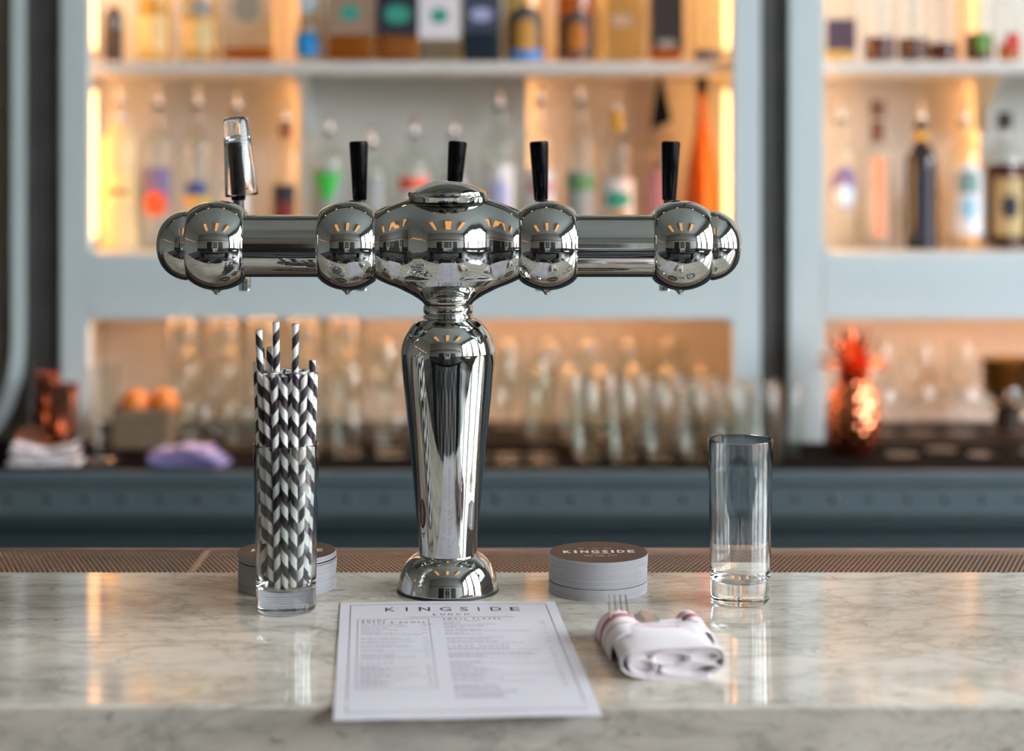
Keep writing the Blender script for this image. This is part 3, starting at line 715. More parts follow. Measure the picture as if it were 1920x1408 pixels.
def coaster_print(parent, th, rz=0):
    z = th + .00006; mb = MB(); R_ = RZ(rz)
    for ch, x, ww in zip('KINGSIDE', (-.0327, -.0240, -.0147, -.0037, .0067, .0144, .0230, .0334), (.0080, .0027, .0080, .0083, .0062, .0027, .0080, .0070)):
        v, f, wd = text_geo(ch, .030); hh = .0125
        mb.add([(x + p[0] / wd * ww - ww / 2, p[1] * hh - hh / 2, 0) for p in v], f, R_ @ T(0, .0015, z))
    for s_, x, wd_ in (('EST', -.0195, .0052), ('2013', .0072, .0066)):
        v, f, wd = text_geo(s_, .02, 1.35); mb.add([(p[0] / wd * wd_, p[1] * .0030, 0) for p in v], f, R_ @ T(x, .0150, z))
    v, f, wd = text_geo('New American', .02); mb.add([(p[0] / wd * .020 + p[1] * .0008, p[1] * .0030, 0) for p in v], f, R_ @ T(-.0085, -.0092, z))
    curved('NEW YORK CITY', .0545, 0, .0026, .0027, 1, mb, 0)
    # the curved line sits below the script: shift it up the coaster
    nloc = sum(len(text_geo(c_, .02)[0]) for c_ in 'NEW YORK CITY' if c_ != ' ')
    for k in range(len(mb.v) - nloc, len(mb.v)):
        p = Vector(mb.v[k]); mb.v[k] = tuple(R_ @ Vector((p.x + .001, p.y + .0545 - .0200, z)))
    mb.obj('lettering', WHITEINK, parent, smooth=False, fix=False)
    cr = MB()
    for k in range(-4, 5):
        a = k * .30; w_ = .0006
        cr.add([(k * .0012 - w_, .0135, 0), (k * .0012 + w_, .0135, 0), (k * .0021 + math.sin(a) * .001, .0200 - abs(k) * .0009, 0)], [(0, 1, 2)], R_ @ T(-.0020, 0, z))
    cr.obj('crown_emblem', ORINK, parent, smooth=False, fix=False)
def stack(cx, cyy, h, where, gaps, rz):
    n = int(h / (TH + .00005)); z = TOP + .0001; dx = dy = 0
    for i in range(n):
        dx += random.uniform(-.0004, .0004); dy += random.uniform(-.0004, .0004); dx *= .9; dy *= .9
        o = bpy.data.objects.new('coaster', CM); C.objects.link(o)
        o.location = (cx + dx, cyy + dy, z); tilt = 0
        if i in gaps: z += .0006; o.location.z = z + .0004; tilt = .010
        o.rotation_euler = (tilt * .3, -tilt, random.uniform(0, 6))
        if i == n - 1:
            o.rotation_euler = (0, 0, rz); tag(o, 'topmost brown coaster of the stack %s, printed in white' % where, 'coaster', 'coasters')
            coaster_print(o, TH)
        elif i >= n - 5: tag(o, '%s coaster from the top of the stack %s' % ({n - 2: 'second', n - 3: 'third', n - 4: 'fourth', n - 5: 'fifth'}[i], where), 'coaster', 'coasters in the stack ' + where)
        elif i == 0: tag(o, 'bottom coaster of the stack %s, resting on the marble' % where, 'coaster', 'coasters in the stack ' + where)
        else: tag(o, 'round grey-edged card coaster inside the stack %s' % where, 'coaster', 'coasters in the stack ' + where)
        z += TH + .00005
stack(X(1120, 1.8457), 1.8457, .0392, 'right of the tap', (8,), .035)
stack(X(538.5, 1.862), 1.862, .0362, 'behind the straws', (20, 21), .02)

# ---------------------------------------------------------------- menu
c00, c10, c01, c11 = Vector((-.1715, 1.7877, 0)), Vector((.0428, 1.792, 0)), Vector((-.1422, 1.422, 0)), Vector((.0719, 1.433, 0))
MW, ML = .2144, .3672
def mpt(u, v, dz=0):
    """u,v in metres from the far left corner"""
    a, b2 = u / MW, v / ML
    p = c00.lerp(c10, a).lerp(c01.lerp(c11, a), b2)
    z = .0006 + .0011 * (1 - b2) ** 2 * math.sin(PI * a) ** 2 + .0004 * math.sin(a * 5 + b2 * 4) ** 2
    if p.y < YF: z -= (YF - p.y) * .10
    return Vector((p.x, p.y, TOP + z + dz))
menu = thing('menu_sheet', 'white printed lunch menu sheet lying on the marble in front of the tap', 'menu', (0, 0, 0))
mb = MB(); mb.grid(lambda u, v: mpt(u * MW, v * ML, .0003), 40, 60); mb.grid(lambda u, v: mpt(u * MW, v * ML, 0), 40, 60)
mb.obj('sheet', PAPER, menu, fix=False)
dark, pale = MB(), MB()
def strip(mb_, u0, v0, u1, v1, n=24):
    """thin printed bar following the sheet"""
    if abs(u1 - u0) > abs(v1 - v0): pts = [((u0 + (u1 - u0) * i / n, v0), (u0 + (u1 - u0) * i / n, v1)) for i in range(n + 1)]
    else: pts = [((u0, v0 + (v1 - v0) * i / n), (u1, v0 + (v1 - v0) * i / n)) for i in range(n + 1)]
    V = []
    for a, b2 in pts: V += [mpt(*a, .0004), mpt(*b2, .0004)]
    mb_.add(V, [(2 * i, 2 * i + 2, 2 * i + 3, 2 * i + 1) for i in range(n)])
def mtext(mb_, s_, u, v, w_, h, bold=0.0, space=1.0):
    g_, f, wd = text_geo(s_, bold, space)
    mb_.add([mpt(u + p[0] / wd * w_, v + h / 2 - p[1] * h, .0004) for p in g_], f)
def umap(pxx, pyy):
    """photo pixel on the sheet -> u,v"""
    D = .4434 * F / (pyy - 300); x = (pxx - 960) * D / F
    lx = c00.lerp(c01, (1.7877 - D) / .3657).x; rx_ = c10.lerp(c11, (1.792 - D) / .359).x
    return (x - lx) / (rx_ - lx) * MW, (1.7895 - D) / .3625 * ML
for ch, xx, ww in zip('KINGSIDE', (731.6, 762.6, 795.8, 835, 870, 897.5, 930, 965.5), (.0098, .0019, .0110, .0115, .0084, .0019, .0108, .0094)):
    u, v = umap(xx, 1144.5); mtext(dark, ch, u - ww / 2, v, ww, .0150, .012)
for ch, xx in zip('LUNCH', (816, 830, 844, 859, 875)):
    u, v = umap(xx, 1154.3); mtext(dark, ch, u - .0021, v, .0042, .0062, .02)
fr_ = (.0098, .0105, MW - .0098, ML - .0150); lw = .0007
for a in ((fr_[0], fr_[1], fr_[2], fr_[1] + lw * 1.3), (fr_[0], fr_[3], fr_[2], fr_[3] + lw * 1.5), (fr_[0], fr_[1], fr_[0] + lw, fr_[3]), (fr_[2] - lw, fr_[1], fr_[2], fr_[3])): strip(dark, *a)
u0, v0 = umap(766, 1159); u1, _ = umap(964, 1159); strip(dark, u0, v0, u1, v0 + .0009)
bu0, bv0 = umap(670, 1161.8); bu1, _ = umap(804, 1161.8); _, bv1 = umap(700, 1291)
for a in ((bu0, bv0, bu1, bv0 + .0008), (bu0, bv1, bu1, bv1 + .0009), (bu0, bv0, bu0 + lw, bv1), (bu1 - lw, bv0, bu1, bv1)): strip(pale, *a)
def line(s_, ulft, py, wd, h=.0026, price=None, pu=None, mbx=None):
    v = umap(700, py)[1]; mtext(mbx or pale, s_, ulft, v, wd, h, .035, 1.1)
    if price: mtext(pale, price, pu, v, .0022 * len(price), .0024, .03)
def words(ulft, py, wd, h=.0013):
    v = umap(700, py)[1]; u = ulft
    while u < ulft + wd:
        q_ = random.uniform(.002, .0055); strip(pale, u, v, min(u + q_, ulft + wd), v + h, 1); u += q_ + .0011
LU = bu0 + .0035; PR = bu1 - .0075
mtext(dark, 'SUSHI', LU + .001, umap(700, 1164.8)[1], .0215, .0052, .03, 1.8)
mtext(dark, 'ROLLS & BOWLS', LU + .001, umap(700, 1168.4)[1], .060, .0045, .03, 1.8)
for s_, py, wd, pr, sub in (('EAST COAST OYSTERS', 1172.3, .041, '18/36', 0), ('YELLOWTAIL JALAPENO', 1176.0, .044, '16', .026), ('TUNA CRISPY RICE', 1182, .035, '18', .018), ('VEGETABLE ROLL', 1188, .032, '14', .056), ('BIG EYE TUNA ROLL', 1197, .037, '16', .045),
                            ('SALMON AVOCADO ROLL', 1204, .049, '15', .032), ('SPICY SHRIMP ROLL', 1211, .044, '16', .048), ('TUNA BOWL', 1218.5, .022, '22', .060), ('YELLOWTAIL BOWL', 1227, .032, '22', .030), ('CRISPY SALMON BURGER', 1232.5, .050, '21', .028)):
    line(s_, LU, py, wd, price=pr, pu=PR)
    if sub: words(LU, py + 2.3, sub)
mtext(pale, 'SALADS', LU, umap(700, 1242.5)[1], .029, .0048, .03, 1.8)
for py, wd, sub in ((1248.5, .018, .050), (1254, .026, .044), (1260, .022, .052), (1266, .028, .058), (1272.5, .018, .040), (1278, .024, .030), (1284, .022, .024)):
    words(LU, py, wd, .0022); words(LU, py + 2.6, sub); words(PR, py, .004, .002)
RU = umap(831, 1165)[0]; RP = umap(1011, 1165)[0]
mtext(dark, 'SMALL PLATES', RU, umap(700, 1162.6)[1], .0555, .0045, .03, 1.7)
for s_, py, wd, pr, sub in (('SOUP OF THE DAY', 1166.8, .036, '12', 0), ('BURRATA', 1170.7, .016, '18', .049), ('CRISPY ARTICHOKES', 1176.5, .038, '14', .018), ('SALT BAKED BEETS', 1182.6, .034, '14', .080), ('MEATBALLS', 1189, .018, '16', .036),
                            ('CAULIFLOWER CROQUETTES', 1197.8, .053, '14', .040), ('AMERICAN CHEESE PLATE', 1204.5, .047, '18', .070)):
    line(s_, RU, py, wd, price=pr, pu=RP)
    if sub: words(RU, py + 2.2, sub)
mtext(pale, 'LARGE PLATES', RU, umap(700, 1213)[1], .056, .0048, .03, 1.7)
for py, wd, sub in ((1217.3, .056, .084), (1226, .077, .080), (1231.5, .032, .072), (1242, .028, .088), (1249, .020, .030), (1256, .034, .044), (1263, .030, .090), (1269, .026, .045), (1276, .026, .070), (1286, .036, .020)):
    words(RU, py, wd, .0024); words(RU, py + 2.6, sub); words(RP, py, .0045, .002)
for py in (1291, 1297, 1303, 1307): words(RU, py, .040 if py != 1297 else .052, .0028)
dark.obj('dark_print', INK, menu, smooth=False, fix=False); pale.obj('small_print', INKP, menu, smooth=False, fix=False)

# ---------------------------------------------------------------- napkin roll with fork and knife
nm = bpy.data.materials.new('white_napkin_red_stripes'); nm.use_nodes = True; nt = nm.node_tree; bs = nt.nodes['Principled BSDF']
uvn = nt.nodes.new('ShaderNodeUVMap'); sp = nt.nodes.new('ShaderNodeSeparateXYZ'); nt.links.new(uvn.outputs[0], sp.inputs[0])
cr_ = nt.nodes.new('ShaderNodeValToRGB'); e = cr_.color_ramp; e.interpolation = 'LINEAR'
wh, rd, pk = (.78, .74, .76, 1), (.42, .055, .09, 1), (.62, .36, .38, 1)
stops = [(0, wh), (.060, wh), (.066, pk), (.076, pk), (.082, wh), (.115, wh), (.121, rd), (.158, rd), (.164, wh), (.200, wh), (.206, pk), (.216, pk), (.222, wh)]
while len(e.elements) < len(stops): e.elements.new(.5)
for i, (p, c_) in enumerate(stops): e.elements[i].position = p; e.elements[i].color = c_
nt.links.new(sp.outputs[1], cr_.inputs[0]); nt.links.new(cr_.outputs[0], bs.inputs['Base Color']); bs.inputs['Roughness'].default_value = .85; bs.inputs['Sheen Weight'].default_value = .2
nap = thing('rolled_napkin', 'white cloth napkin with red stripes, folded round a fork and knife', 'napkin', (.134, 1.602, TOP), (0, 0, .08))
def sheet(name, turns0, turns1, w0, h0, ly, fn_far, thick=.0009, parent=None, nseg=120, nl=40, ph=0.0, vis=1.0, cx=0, cz=None):
    """flattened spiral sheet, axis along y; far edge length depends on the angle"""
    def f(u, v):
        a = 2 * PI * (turns0 + (turns1 - turns0) * u) + ph
        k = (turns0 + (turns1 - turns0) * u) / turns1; sc = .40 + .60 * k ** .8
        c_, s_ = math.cos(a), math.sin(a)
        w_ = w0 * (.70 + .30 * k); hh = h0 * sc
        far = ly / 2 + fn_far(a) * k; near = -ly / 2 + (1 - k) * .004
        y = far + (near - far) * v
        flat = 1 - .10 * (1 - v)
        x = math.copysign(abs(c_) ** .62, c_) * w_ * flat + cx + .006 * (1 - k) * math.sin(5 * k)
        z = h0 + math.copysign(abs(s_) ** .85, s_) * hh
        wob = .0011 * math.sin(a * 3 + v * 6) + .0012 * math.sin(v * 9 + a * 1.3 + 1) * v
        z = max(.0005 + .0011 * (1 - k), z * (1 - .16 * (1 - v)) + (wob if s_ > -.3 else 0)) 
        return (x, y, z)
    m_ = MB(); m_.grid(f, nseg, nl)
    i = 0
    for a_ in range(nseg + 1):
        for b_ in range(nl + 1):
            p = m_.v[i]; m_.uv[i] = (a_ / nseg, (b_ / nl)); i += 1
    o = m_.obj(name, nm, parent, fix=False)
    sd = o.modifiers.new('thickness', 'SOLIDIFY'); sd.thickness = thick; sd.offset = 0
    return o
def farf(a):
    c_, s_ = math.cos(a), math.sin(a)
    up_ = max(0, s_) ** .9
    return (1 - up_) * .004 - up_ * (.066 - .012 * max(0, -c_))
sheet('cloth', 1.0, 2.98, .0475, .0145, .150, farf, parent=nap, ph=-.9)
def core(u, v):
    a = 2 * PI * u; c_, s_ = math.cos(a), math.sin(a); y = -.067 + .050 * v; e_ = math.sqrt(max(0, 1 - (1 - min(1, v * 9)) ** 2)); e_ = .80 + .20 * e_
    return (math.copysign(abs(c_) ** .7, c_) * .040 * e_ - .001, y, .0145 + math.copysign(abs(s_) ** .8, s_) * (.0112 + .0014 * math.sin(a * 3 + 1)) * e_)
m_ = MB(); m_.grid(core, 40, 24, wrapu=True); m_.add([core(k / 40, 0) for k in range(40)], [tuple(range(40))]); m_.add([core(k / 40, 1) for k in range(40)], [tuple(range(40))]); m_.uv = [(.5, .9)] * len(m_.v)
m_.obj('cloth_core', nm, nap, fix=False)
# left cuff bulging out at the far end
def cuff(x0, x1, y0, y1, h, name, uvo=0):
    def f(u, v):
        a = PI * u; x = (x0 + x1) / 2 - math.cos(a) * (x1 - x0) / 2
        y = y1 + (y0 - y1) * v
        return (x + .004 * v, y - .004 * math.cos(a), .0008 + math.sin(a) ** .7 * h * (.86 + .14 * math.sin(PI * min(1, v * 1.4))) * (1 if v > .12 else math.sqrt(max(.02, v / .12)) * .8 + .2))
    m_ = MB(); m_.grid(f, 24, 24)
    for i, (u, v) in enumerate(m_.uv): m_.uv[i] = (u, v * .33 + uvo)
    o = m_.obj(name, nm, nap, fix=False); sd = o.modifiers.new('thickness', 'SOLIDIFY'); sd.thickness = .0012; return o
cuff(-.0515, -.014, -.012, .072, .0262, 'cloth_fold'); cuff(.022, .046, .0, .078, .0225, 'cloth_fold')
# inner folds seen at the near end
for (x0, x1, z0, h, k) in ((-.0385, -.018, .004, .0125, 0), (-.020, .014, .0125, .0095, 1), (-.012, .039, .0035, .0085, 2), (.010, .038, .0145, .0075, 3)):
    def f(u, v, x0=x0, x1=x1, z0=z0, h=h):
        a = 2 * PI * u; return ((x0 + x1) / 2 + math.cos(a) * (x1 - x0) / 2, -.073 + .10 * v, z0 + h / 2 + math.sin(a) * h / 2)
    m_ = MB(); m_.grid(f, 24, 4)
    for i, (u, v) in enumerate(m_.uv): m_.uv[i] = (u, .9)
    o = m_.obj('inner_fold', nm, nap, fix=False); sd = o.modifiers.new('thickness', 'SOLIDIFY'); sd.thickness = .0012
CUT = mat('cutlery_steel', (.62, .58, .56, 1), .16, 1)
# fork: a plate with four curved tines
def fork():
    t = thing('fork', 'steel dinner fork poking tines first out of the napkin', 'fork')
    Pt = Vector((.0985, 1.676, TOP + .036)); Pr = Vector((.0996, 1.636, TOP + .0245)); Pn = Vector((.110, 1.600, TOP + .0205)); Pe = Vector((.135, 1.560, TOP + .0165))
    def path(s_):      # 0 tip .. 1 handle end
        if s_ < .35: return Pt.lerp(Pr, s_ / .35) + Vector((0, 0, -.0025 * math.sin(PI * s_ / .35)))
        if s_ < .6: return Pr.lerp(Pn, (s_ - .35) / .25)
        return Pn.lerp(Pe, (s_ - .6) / .4)
    for k in range(4):
        off = (k - 1.5); pts = []; rad = []
        for i in range(9):
            s_ = .37 * i / 8; p = path(s_); pts.append(p + Vector((off * (.0053 + .0006 * (s_ / .37)), 0, 0))); rad.append(.0007 + .0011 * (i / 8))
        MB().tube(pts, rad, 8).obj('tine', CUT, t)
    def f(u, v):
        s_ = .345 + .655 * v; p = path(s_)
        wd = lerp(s_, [.345, .40, .50, .58, .64, .85, 1], [.0105, .0112, .0088, .0035, .0028, .0055, .0065]); th = .0011
        a = 2 * PI * u; return (p.x + math.cos(a) * wd, p.y + math.cos(a) * wd * .15, p.z + math.sin(a) * th)
    m_ = MB(); m_.grid(f, 20, 30, wrapu=True); m_.add([f(k / 20, 1) for k in range(20)], [tuple(range(20))]); m_.add([f(k / 20, 0) for k in range(20)], [tuple(range(20))]); m_.obj('handle', CUT, t, fix=2)
fork()
def knife():
    t = thing('table_knife', 'steel table knife with serrated edge beside the fork in the napkin', 'knife')
    A = Vector((X(1203, 1.665), 1.665, TOP + .0245)); B = Vector((X(1240, 1.585), 1.585, TOP + .0185)); E = Vector((.150, 1.562, TOP + .016))
    dv = (B - A).normalized(); sd = Vector((dv.y, -dv.x, 0)).normalized() * -1
    m_ = MB(); n = 26; V = []
    L = (B - A).length
    for i in range(n + 1):
        s_ = i / n; p = A + (B - A) * s_
        ro = .0105 * min(1, math.sqrt(max(0, 1 - (1 - min(1, s_ / .16)) ** 2))); saw = .0006 * (i % 2) if s_ > .1 else 0
        V += [p - sd * (ro + saw) + Vector((0, 0, -.0016)), p - sd * ro * .25 + Vector((0, 0, .0008)), p + sd * ro + Vector((0, 0, -.0012)), p - sd * ro * .25 + Vector((0, 0, -.0022))]
    Fc = []
    for i in range(n):
        for k in range(4): Fc.append((i * 4 + k, i * 4 + (k + 1) % 4, i * 4 + 4 + (k + 1) % 4, i * 4 + 4 + k))
    Fc.append((n * 4, n * 4 + 1, n * 4 + 2, n * 4 + 3)); m_.add(V, Fc); m_.obj('blade', CUT, t, smooth=False)
    MB().tube([B - dv * .002, B + dv * .02, E], [.0045, .0052, .006], 12).obj('handle', CUT, t)
knife()

# ---------------------------------------------------------------- bottles
SZ1, SZ2 = Z(468, 4.0), 1.7275          # shelf heights: cabinet floor, upper shelf
SZ1 = ZR1 + .0045
def gm(kind):
    if kind == 'clear': return TG
    if kind == 'amber': return thin_glass('amber_glass', (.85, .50, .20), body=.10, bodycol=(.45, .18, .04))
    if kind == 'orange': return thin_glass('orange_glass', (.80, .34, .08), body=.35, bodycol=(.75, .25, .03))
    if kind == 'green': return thin_glass('green_glass', (.35, .50, .20), body=.2, bodycol=(.06, .10, .03))
    if kind == 'dark': return mat('near_black_bottle_glass', (.012, .012, .016, 1), .08, coat=.5)
    if kind == 'brown': return mat('dark_brown_bottle_glass', (.05, .014, .006, 1), .08, coat=.5)
    if kind == 'frost': return thin_glass('frosted_cream_glass', (.95, .88, .66), .25, body=.55, bodycol=(.90, .78, .48))
    if kind == 'navy': return mat('navy_bottle_glass', (.012, .022, .035, 1), .15, coat=.4)
LIQ = {'whisky': thin_glass('amber_spirit', (.90, .48, .12), body=.30, bodycol=(.62, .24, .04), ior=1.15), 'pale': thin_glass('straw_spirit', (.97, .86, .55), body=.15, bodycol=(.85, .62, .25), ior=1.15),
       'red': thin_glass('dark_red_spirit', (.32, .05, .04), body=.55, bodycol=(.10, .012, .012), ior=1.15)}
POUR = mat('pourer_steel', (.8, .8, .8, 1), .12, 1)
def label_patch(mb, R, z0, z1, a0, a1, shape='rect', n=14, sq=0, off=.0006):
    """curved paper patch on the side facing the viewer; a in radians off the -y direction"""
    V = []; m_ = 10; Fc = []
    for i in range(n + 1):
        for j in range(m_ + 1):
            u, v = i / n, j / m_
            if shape == 'oval':
                q_ = math.sqrt(max(0, 1 - (2 * v - 1) ** 2)); u2 = .5 + (u - .5) * q_
            elif shape == 'arch':
                q_ = 1 if v < .6 else math.sqrt(max(0, 1 - ((v - .6) / .4) ** 2)); u2 = .5 + (u - .5) * q_
            elif shape == 'tri': u2 = .5 + (u - .5) * (.25 + .75 * v)
            else: u2 = u
            a = a0 + (a1 - a0) * u2; z = z0 + (z1 - z0) * v
            if sq: x = math.sin(a) * R * 1.25; V.append((max(-R * .98, min(R * .98, x)), -R - off, z))
            else: V.append(((R + off) * math.sin(a), -(R + off) * math.cos(a), z))
    for i in range(n):
        for j in range(m_): Fc.append((i * (m_ + 1) + j, (i + 1) * (m_ + 1) + j, (i + 1) * (m_ + 1) + j + 1, i * (m_ + 1) + j + 1))
    mb.add(V, Fc)
def flat(name, c): return mat('label_' + name, c, .6)
def bottle(pxc, D, pbase_z, H, wpx, glassk, lab, labels=(), cap='pourer', sh=.62, neck=.0135, square=False, liquid=None, body='round', group=None, neckband=None, capcol=None):
    """H full height; labels: (material, z0, z1, half angle, shape) in fractions of H"""
    x = X(pxc, D); R = wpx * D / F / 2
    t = thing('bottle', lab, 'bottle', (x, D, pbase_z + .0004), group=group)
    top = H - (.050 if cap == 'pourer' else .022 if cap else .004)
    zs = H * sh; zn = min(top - .03, zs + R * 1.15)
    if body == 'round': prof = [(0, .006), (R * .6, .002), (R - .004, 0), (R, .004), (R, zs * .5), (R, zs), (R * .97, zs + (zn - zs) * .25), (R * .80, zs + (zn - zs) * .55), (neck * 1.5, zs + (zn - zs) * .85), (neck, zn + .012)]
    elif body == 'cone': prof = [(0, .006), (R - .004, 0), (R, .004), (R * .97, zs * .3), (R * .80, zs * .7), (neck * 1.5, zs * 1.05), (neck, zs * 1.25)]
    else: prof = [(0, .006), (R * .6, .002), (R - .004, 0), (R, .004), (R, zs * .5), (R, zs - .004), (R * .95, zs + .002), (neck * 1.9, zs + .010), (neck, zs + .022)]
    prof += [(neck, top - .018), (neck + .0025, top - .016), (neck + .0025, top - .003), (neck + .0005, top), (neck - .002, top)]
    inner = [(max(0, r_ - .0025), z_ + (.003 if z_ < .01 else 0)) for r_, z_ in prof[::-1]][1:]
    mb = MB(); mb.lathe(prof + inner if glassk in ('clear', 'amber', 'orange', 'green', 'frost') else prof + [(0, top)], 28)
    if square:
        for i, p in enumerate(mb.v):
            r_ = math.hypot(p[0], p[1])
            if r_ > neck * 1.7 and p[2] < zs + .008:
                a = math.atan2(p[1], p[0]); k = 1 / max(abs(math.cos(a)), abs(math.sin(a))); k = min(k, 1.30)
                mb.v[i] = (p[0] * k, p[1] * k, p[2])
    mb.obj('bottle_body', gm(glassk), t, angle=40)
    if liquid:
        kind, lv = liquid; z1 = H * lv; rr_ = R - .0032
        mb = MB(); P_ = [(0, .009), (rr_ - .003, .0085), (rr_, .012), (rr_, z1), (0, z1)]
        mb.lathe(P_, 24)
        if square:
            for i, p in enumerate(mb.v):
                a = math.atan2(p[1], p[0]); k = min(1.28, 1 / max(abs(math.cos(a)), abs(math.sin(a)))) if math.hypot(p[0], p[1]) > .001 else 1
                mb.v[i] = (p[0] * k, p[1] * k, p[2])
        mb.obj('liquid', LIQ[kind], t, angle=40)
    for (m_, z0, z1, ha, shp) in labels:
        mb = MB(); label_patch(mb, R, H * z0, H * z1, -ha, ha, shp, sq=square, off=.0006 + .0004 * (labels.index((m_, z0, z1, ha, shp))))
        o = mb.obj('paper_label', m_, t, fix=False)
    if neckband:
        m_, z0, z1 = neckband; MB().lathe([(neck + .0008, H * z0), (neck + .0012, H * z0), (neck + .0012, H * z1), (neck + .0008, H * z1)], 20).obj('neck_band', m_, t)
    if cap == 'pourer':
        MB().lathe([(0, top), (neck + .001, top), (neck + .001, top + .006), (.006, top + .010), (0, top + .010)], 20).obj('pourer_cork', RUBBER, t)
        po = MB().tube([(0, 0, top + .008), (0, -.001, top + .026), (.0, -.005, top + .040), (0, -.014, top + .052)], [.0062, .0052, .0046, .0044], 12)
        po.lathe([(0, top + .010), (.0085, top + .010), (.0095, top + .014), (.0085, top + .019), (0, top + .020)], 16); po.obj('pourer_spout', POUR, t)
    elif cap:
        MB().lathe([(0, top - .016), (neck + .003, top - .016), (neck + .0035, top - .014), (neck + .0035, H - .003), (neck + .002, H), (0, H)], 20).obj('cap', capcol or RUBBER, t)
    return t
f_ = flat
def hpx(yb, yt, D): return (yb - yt) * D / F
D1 = 3.99
G1 = 'bottles on the lower lit shelf'
PURP, ORG, YEL, BLU, GRN, RED, WHT, LIL, DK, CRM, GREY, TEAL, PINK, NAVY, SKY, MULT = (f_('purple', (118, 104, 150)), f_('orange', (240, 90, 40)), f_('yellow', (220, 170, 40)), f_('blue', (60, 80, 140)), f_('green', (60, 190, 70)), f_('red', (190, 50, 40)),
    f_('white', (225, 222, 225)), f_('lilac', (170, 175, 215)), f_('dark', (30, 32, 40)), f_('cream', (225, 200, 140)), f_('grey', (150, 155, 155)), f_('teal', (50, 150, 130)), f_('pink', (215, 150, 160)), f_('navy', (28, 36, 52)), f_('sky', (0, 140, 215)), f_('brown', (100, 60, 45)))
GOLD = f_('gold', (180, 140, 50)); CORAL = f_('coral', (235, 110, 80)); DRED = f_('dark_red', (120, 40, 35)); FGRN = f_('forest', (90, 140, 90))
B = bottle
B(225, D1, SZ1, hpx(468, 158, D1), 74, 'frost', 'frosted cream bottle with blue neck at the far left of the lower lit shelf', [(CRM, .28, .45, .9, 'rect'), (MULT, .33, .36, .6, 'rect')], neckband=(LIL, .66, .84), group=G1)
B(297, D1, SZ1, hpx(468, 163, D1), 62, 'clear', 'clear bottle with purple and orange label on the lower shelf', [(PURP, .28, .50, .95, 'rect'), (ORG, .20, .36, .75, 'oval')], group=G1)
B(372, D1, SZ1, hpx(468, 163, D1), 62, 'clear', 'clear bottle with small blue and yellow label, left of the glass-hung handle', [(BLU, .33, .42, .7, 'arch'), (YEL, .27, .32, .9, 'rect')], group=G1)
B(446, D1, SZ1, hpx(468, 170, D1), 62, 'clear', 'clear bottle standing directly behind the leftmost tap handle', [(WHT, .2, .36, .8, 'rect')], group=G1)
B(536, D1, SZ1, hpx(468, 193, D1), 58, 'clear', 'clear bottle with red neck band and dark red round label', [(DK, .12, .44, .8, 'rect'), (DRED, .17, .33, .8, 'oval')], neckband=(DRED, .76, .83), group=G1)
B(617, D1, SZ1, hpx(468, 213, D1), 70, 'clear', 'clear bottle with bright green triangular label', [(GREY, .10, .60, .9, 'rect'), (GRN, .36, .56, .8, 'tri')], group=G1, sh=.64)
B(697, D1 - .02, SZ1, hpx(468, 236, D1), 60, 'clear', 'short clear bottle with plain grey label behind the second tap handle', [(GREY, .15, .58, .9, 'rect')], group=G1)
B(777, D1, SZ1, hpx(468, 218, D1), 66, 'clear', 'clear bottle with coral red and white label, left of the tap cap', [(WHT, .1, .56, .95, 'rect'), (CORAL, .44, .54, .95, 'rect')], group=G1)
B(852, D1, SZ1, hpx(468, 218, D1), 60, 'clear', 'clear bottle right behind the middle tap handle', [(LIL, .3, .54, .8, 'rect')], group=G1)
B(937, D1, SZ1, hpx(468, 166, D1), 62, 'clear', 'tall clear bottle with lilac-white label and long neck', [(WHT, .08, .52, .95, 'rect'), (LIL, .2, .44, .6, 'oval')], group=G1, neck=.015)
B(1013, D1, SZ1, hpx(468, 155, D1), 60, 'clear', 'tall clear bottle with pink and white label behind the fourth tap handle', [(WHT, .1, .47, .95, 'rect'), (PINK, .34, .40, .95, 'rect')], group=G1)
B(1088, D1, SZ1, hpx(468, 155, D1), 66, 'clear', 'tall clear bottle with a green-banded label', [(GREY, .08, .47, .9, 'rect'), (FGRN, .35, .44, .9, 'rect')], group=G1)
B(1157, D1, SZ1, hpx(468, 178, D1), 74, 'clear', 'clear bottle with yellow neck wrap and mottled pale green label', [(WHT, .08, .45, .9, 'rect'), (TEAL, .26, .38, .7, 'oval'), (GOLD, .16, .26, .5, 'oval')], neckband=(YEL, .75, .90), group=G1)
B(1236, D1 + .02, SZ1, hpx(468, 168, D1), 66, 'clear', 'clear bottle under the hanging black tag', [(PINK, .15, .48, .85, 'rect')], group=G1)
B(1316, D1, SZ1, hpx(468, 147, D1), 70, 'orange', 'tall slender cone-shaped orange glass bottle beside the right light strip', [], cap='cork', body='cone', sh=.66, neck=.0105, group=G1)
# black pointed tag hanging from the shelf
t = thing('hanging_tag', 'black wedge-shaped tag hanging under the shelf above a clear bottle', 'tag', (X(1237, 3.94), 3.94, 1.698))
mb = MB(); mb.prism([(-.004, 0), (.004, 0), (.026, -.098), (-.021, -.118)], -.002, .002); mb.obj('tag_board', mat('black_card', (.004, .005, .006, 1), .8, spec=.1), t, smooth=False)
MB().tube([(0, 0, -.004), (0, 0, .006)], .0015).obj('hook', STEEL, t)
G2 = 'bottles on the upper shelf'
D2 = 3.96
def B2(p, w_, k, lab, labels=(), H=.30, **kw):
    kw.setdefault('group', G2); return B(p, D2, SZ2, H, w_, k, lab, labels, **kw)
B2(213, 34, 'dark', 'short narrow black bottle at the left end of the upper shelf', [(f_('black_brown', (58, 42, 40)), .08, .62, 1.2, 'rect')], H=.125, cap='cork', sh=.82, body='flat', neck=.009)
B2(290, 66, 'clear', 'yellow spirit bottle with cream label, second from the left on the upper shelf', [(CRM, .10, .34, .9, 'rect'), (GOLD, .36, .46, .8, 'oval')], liquid=('pale', .6))
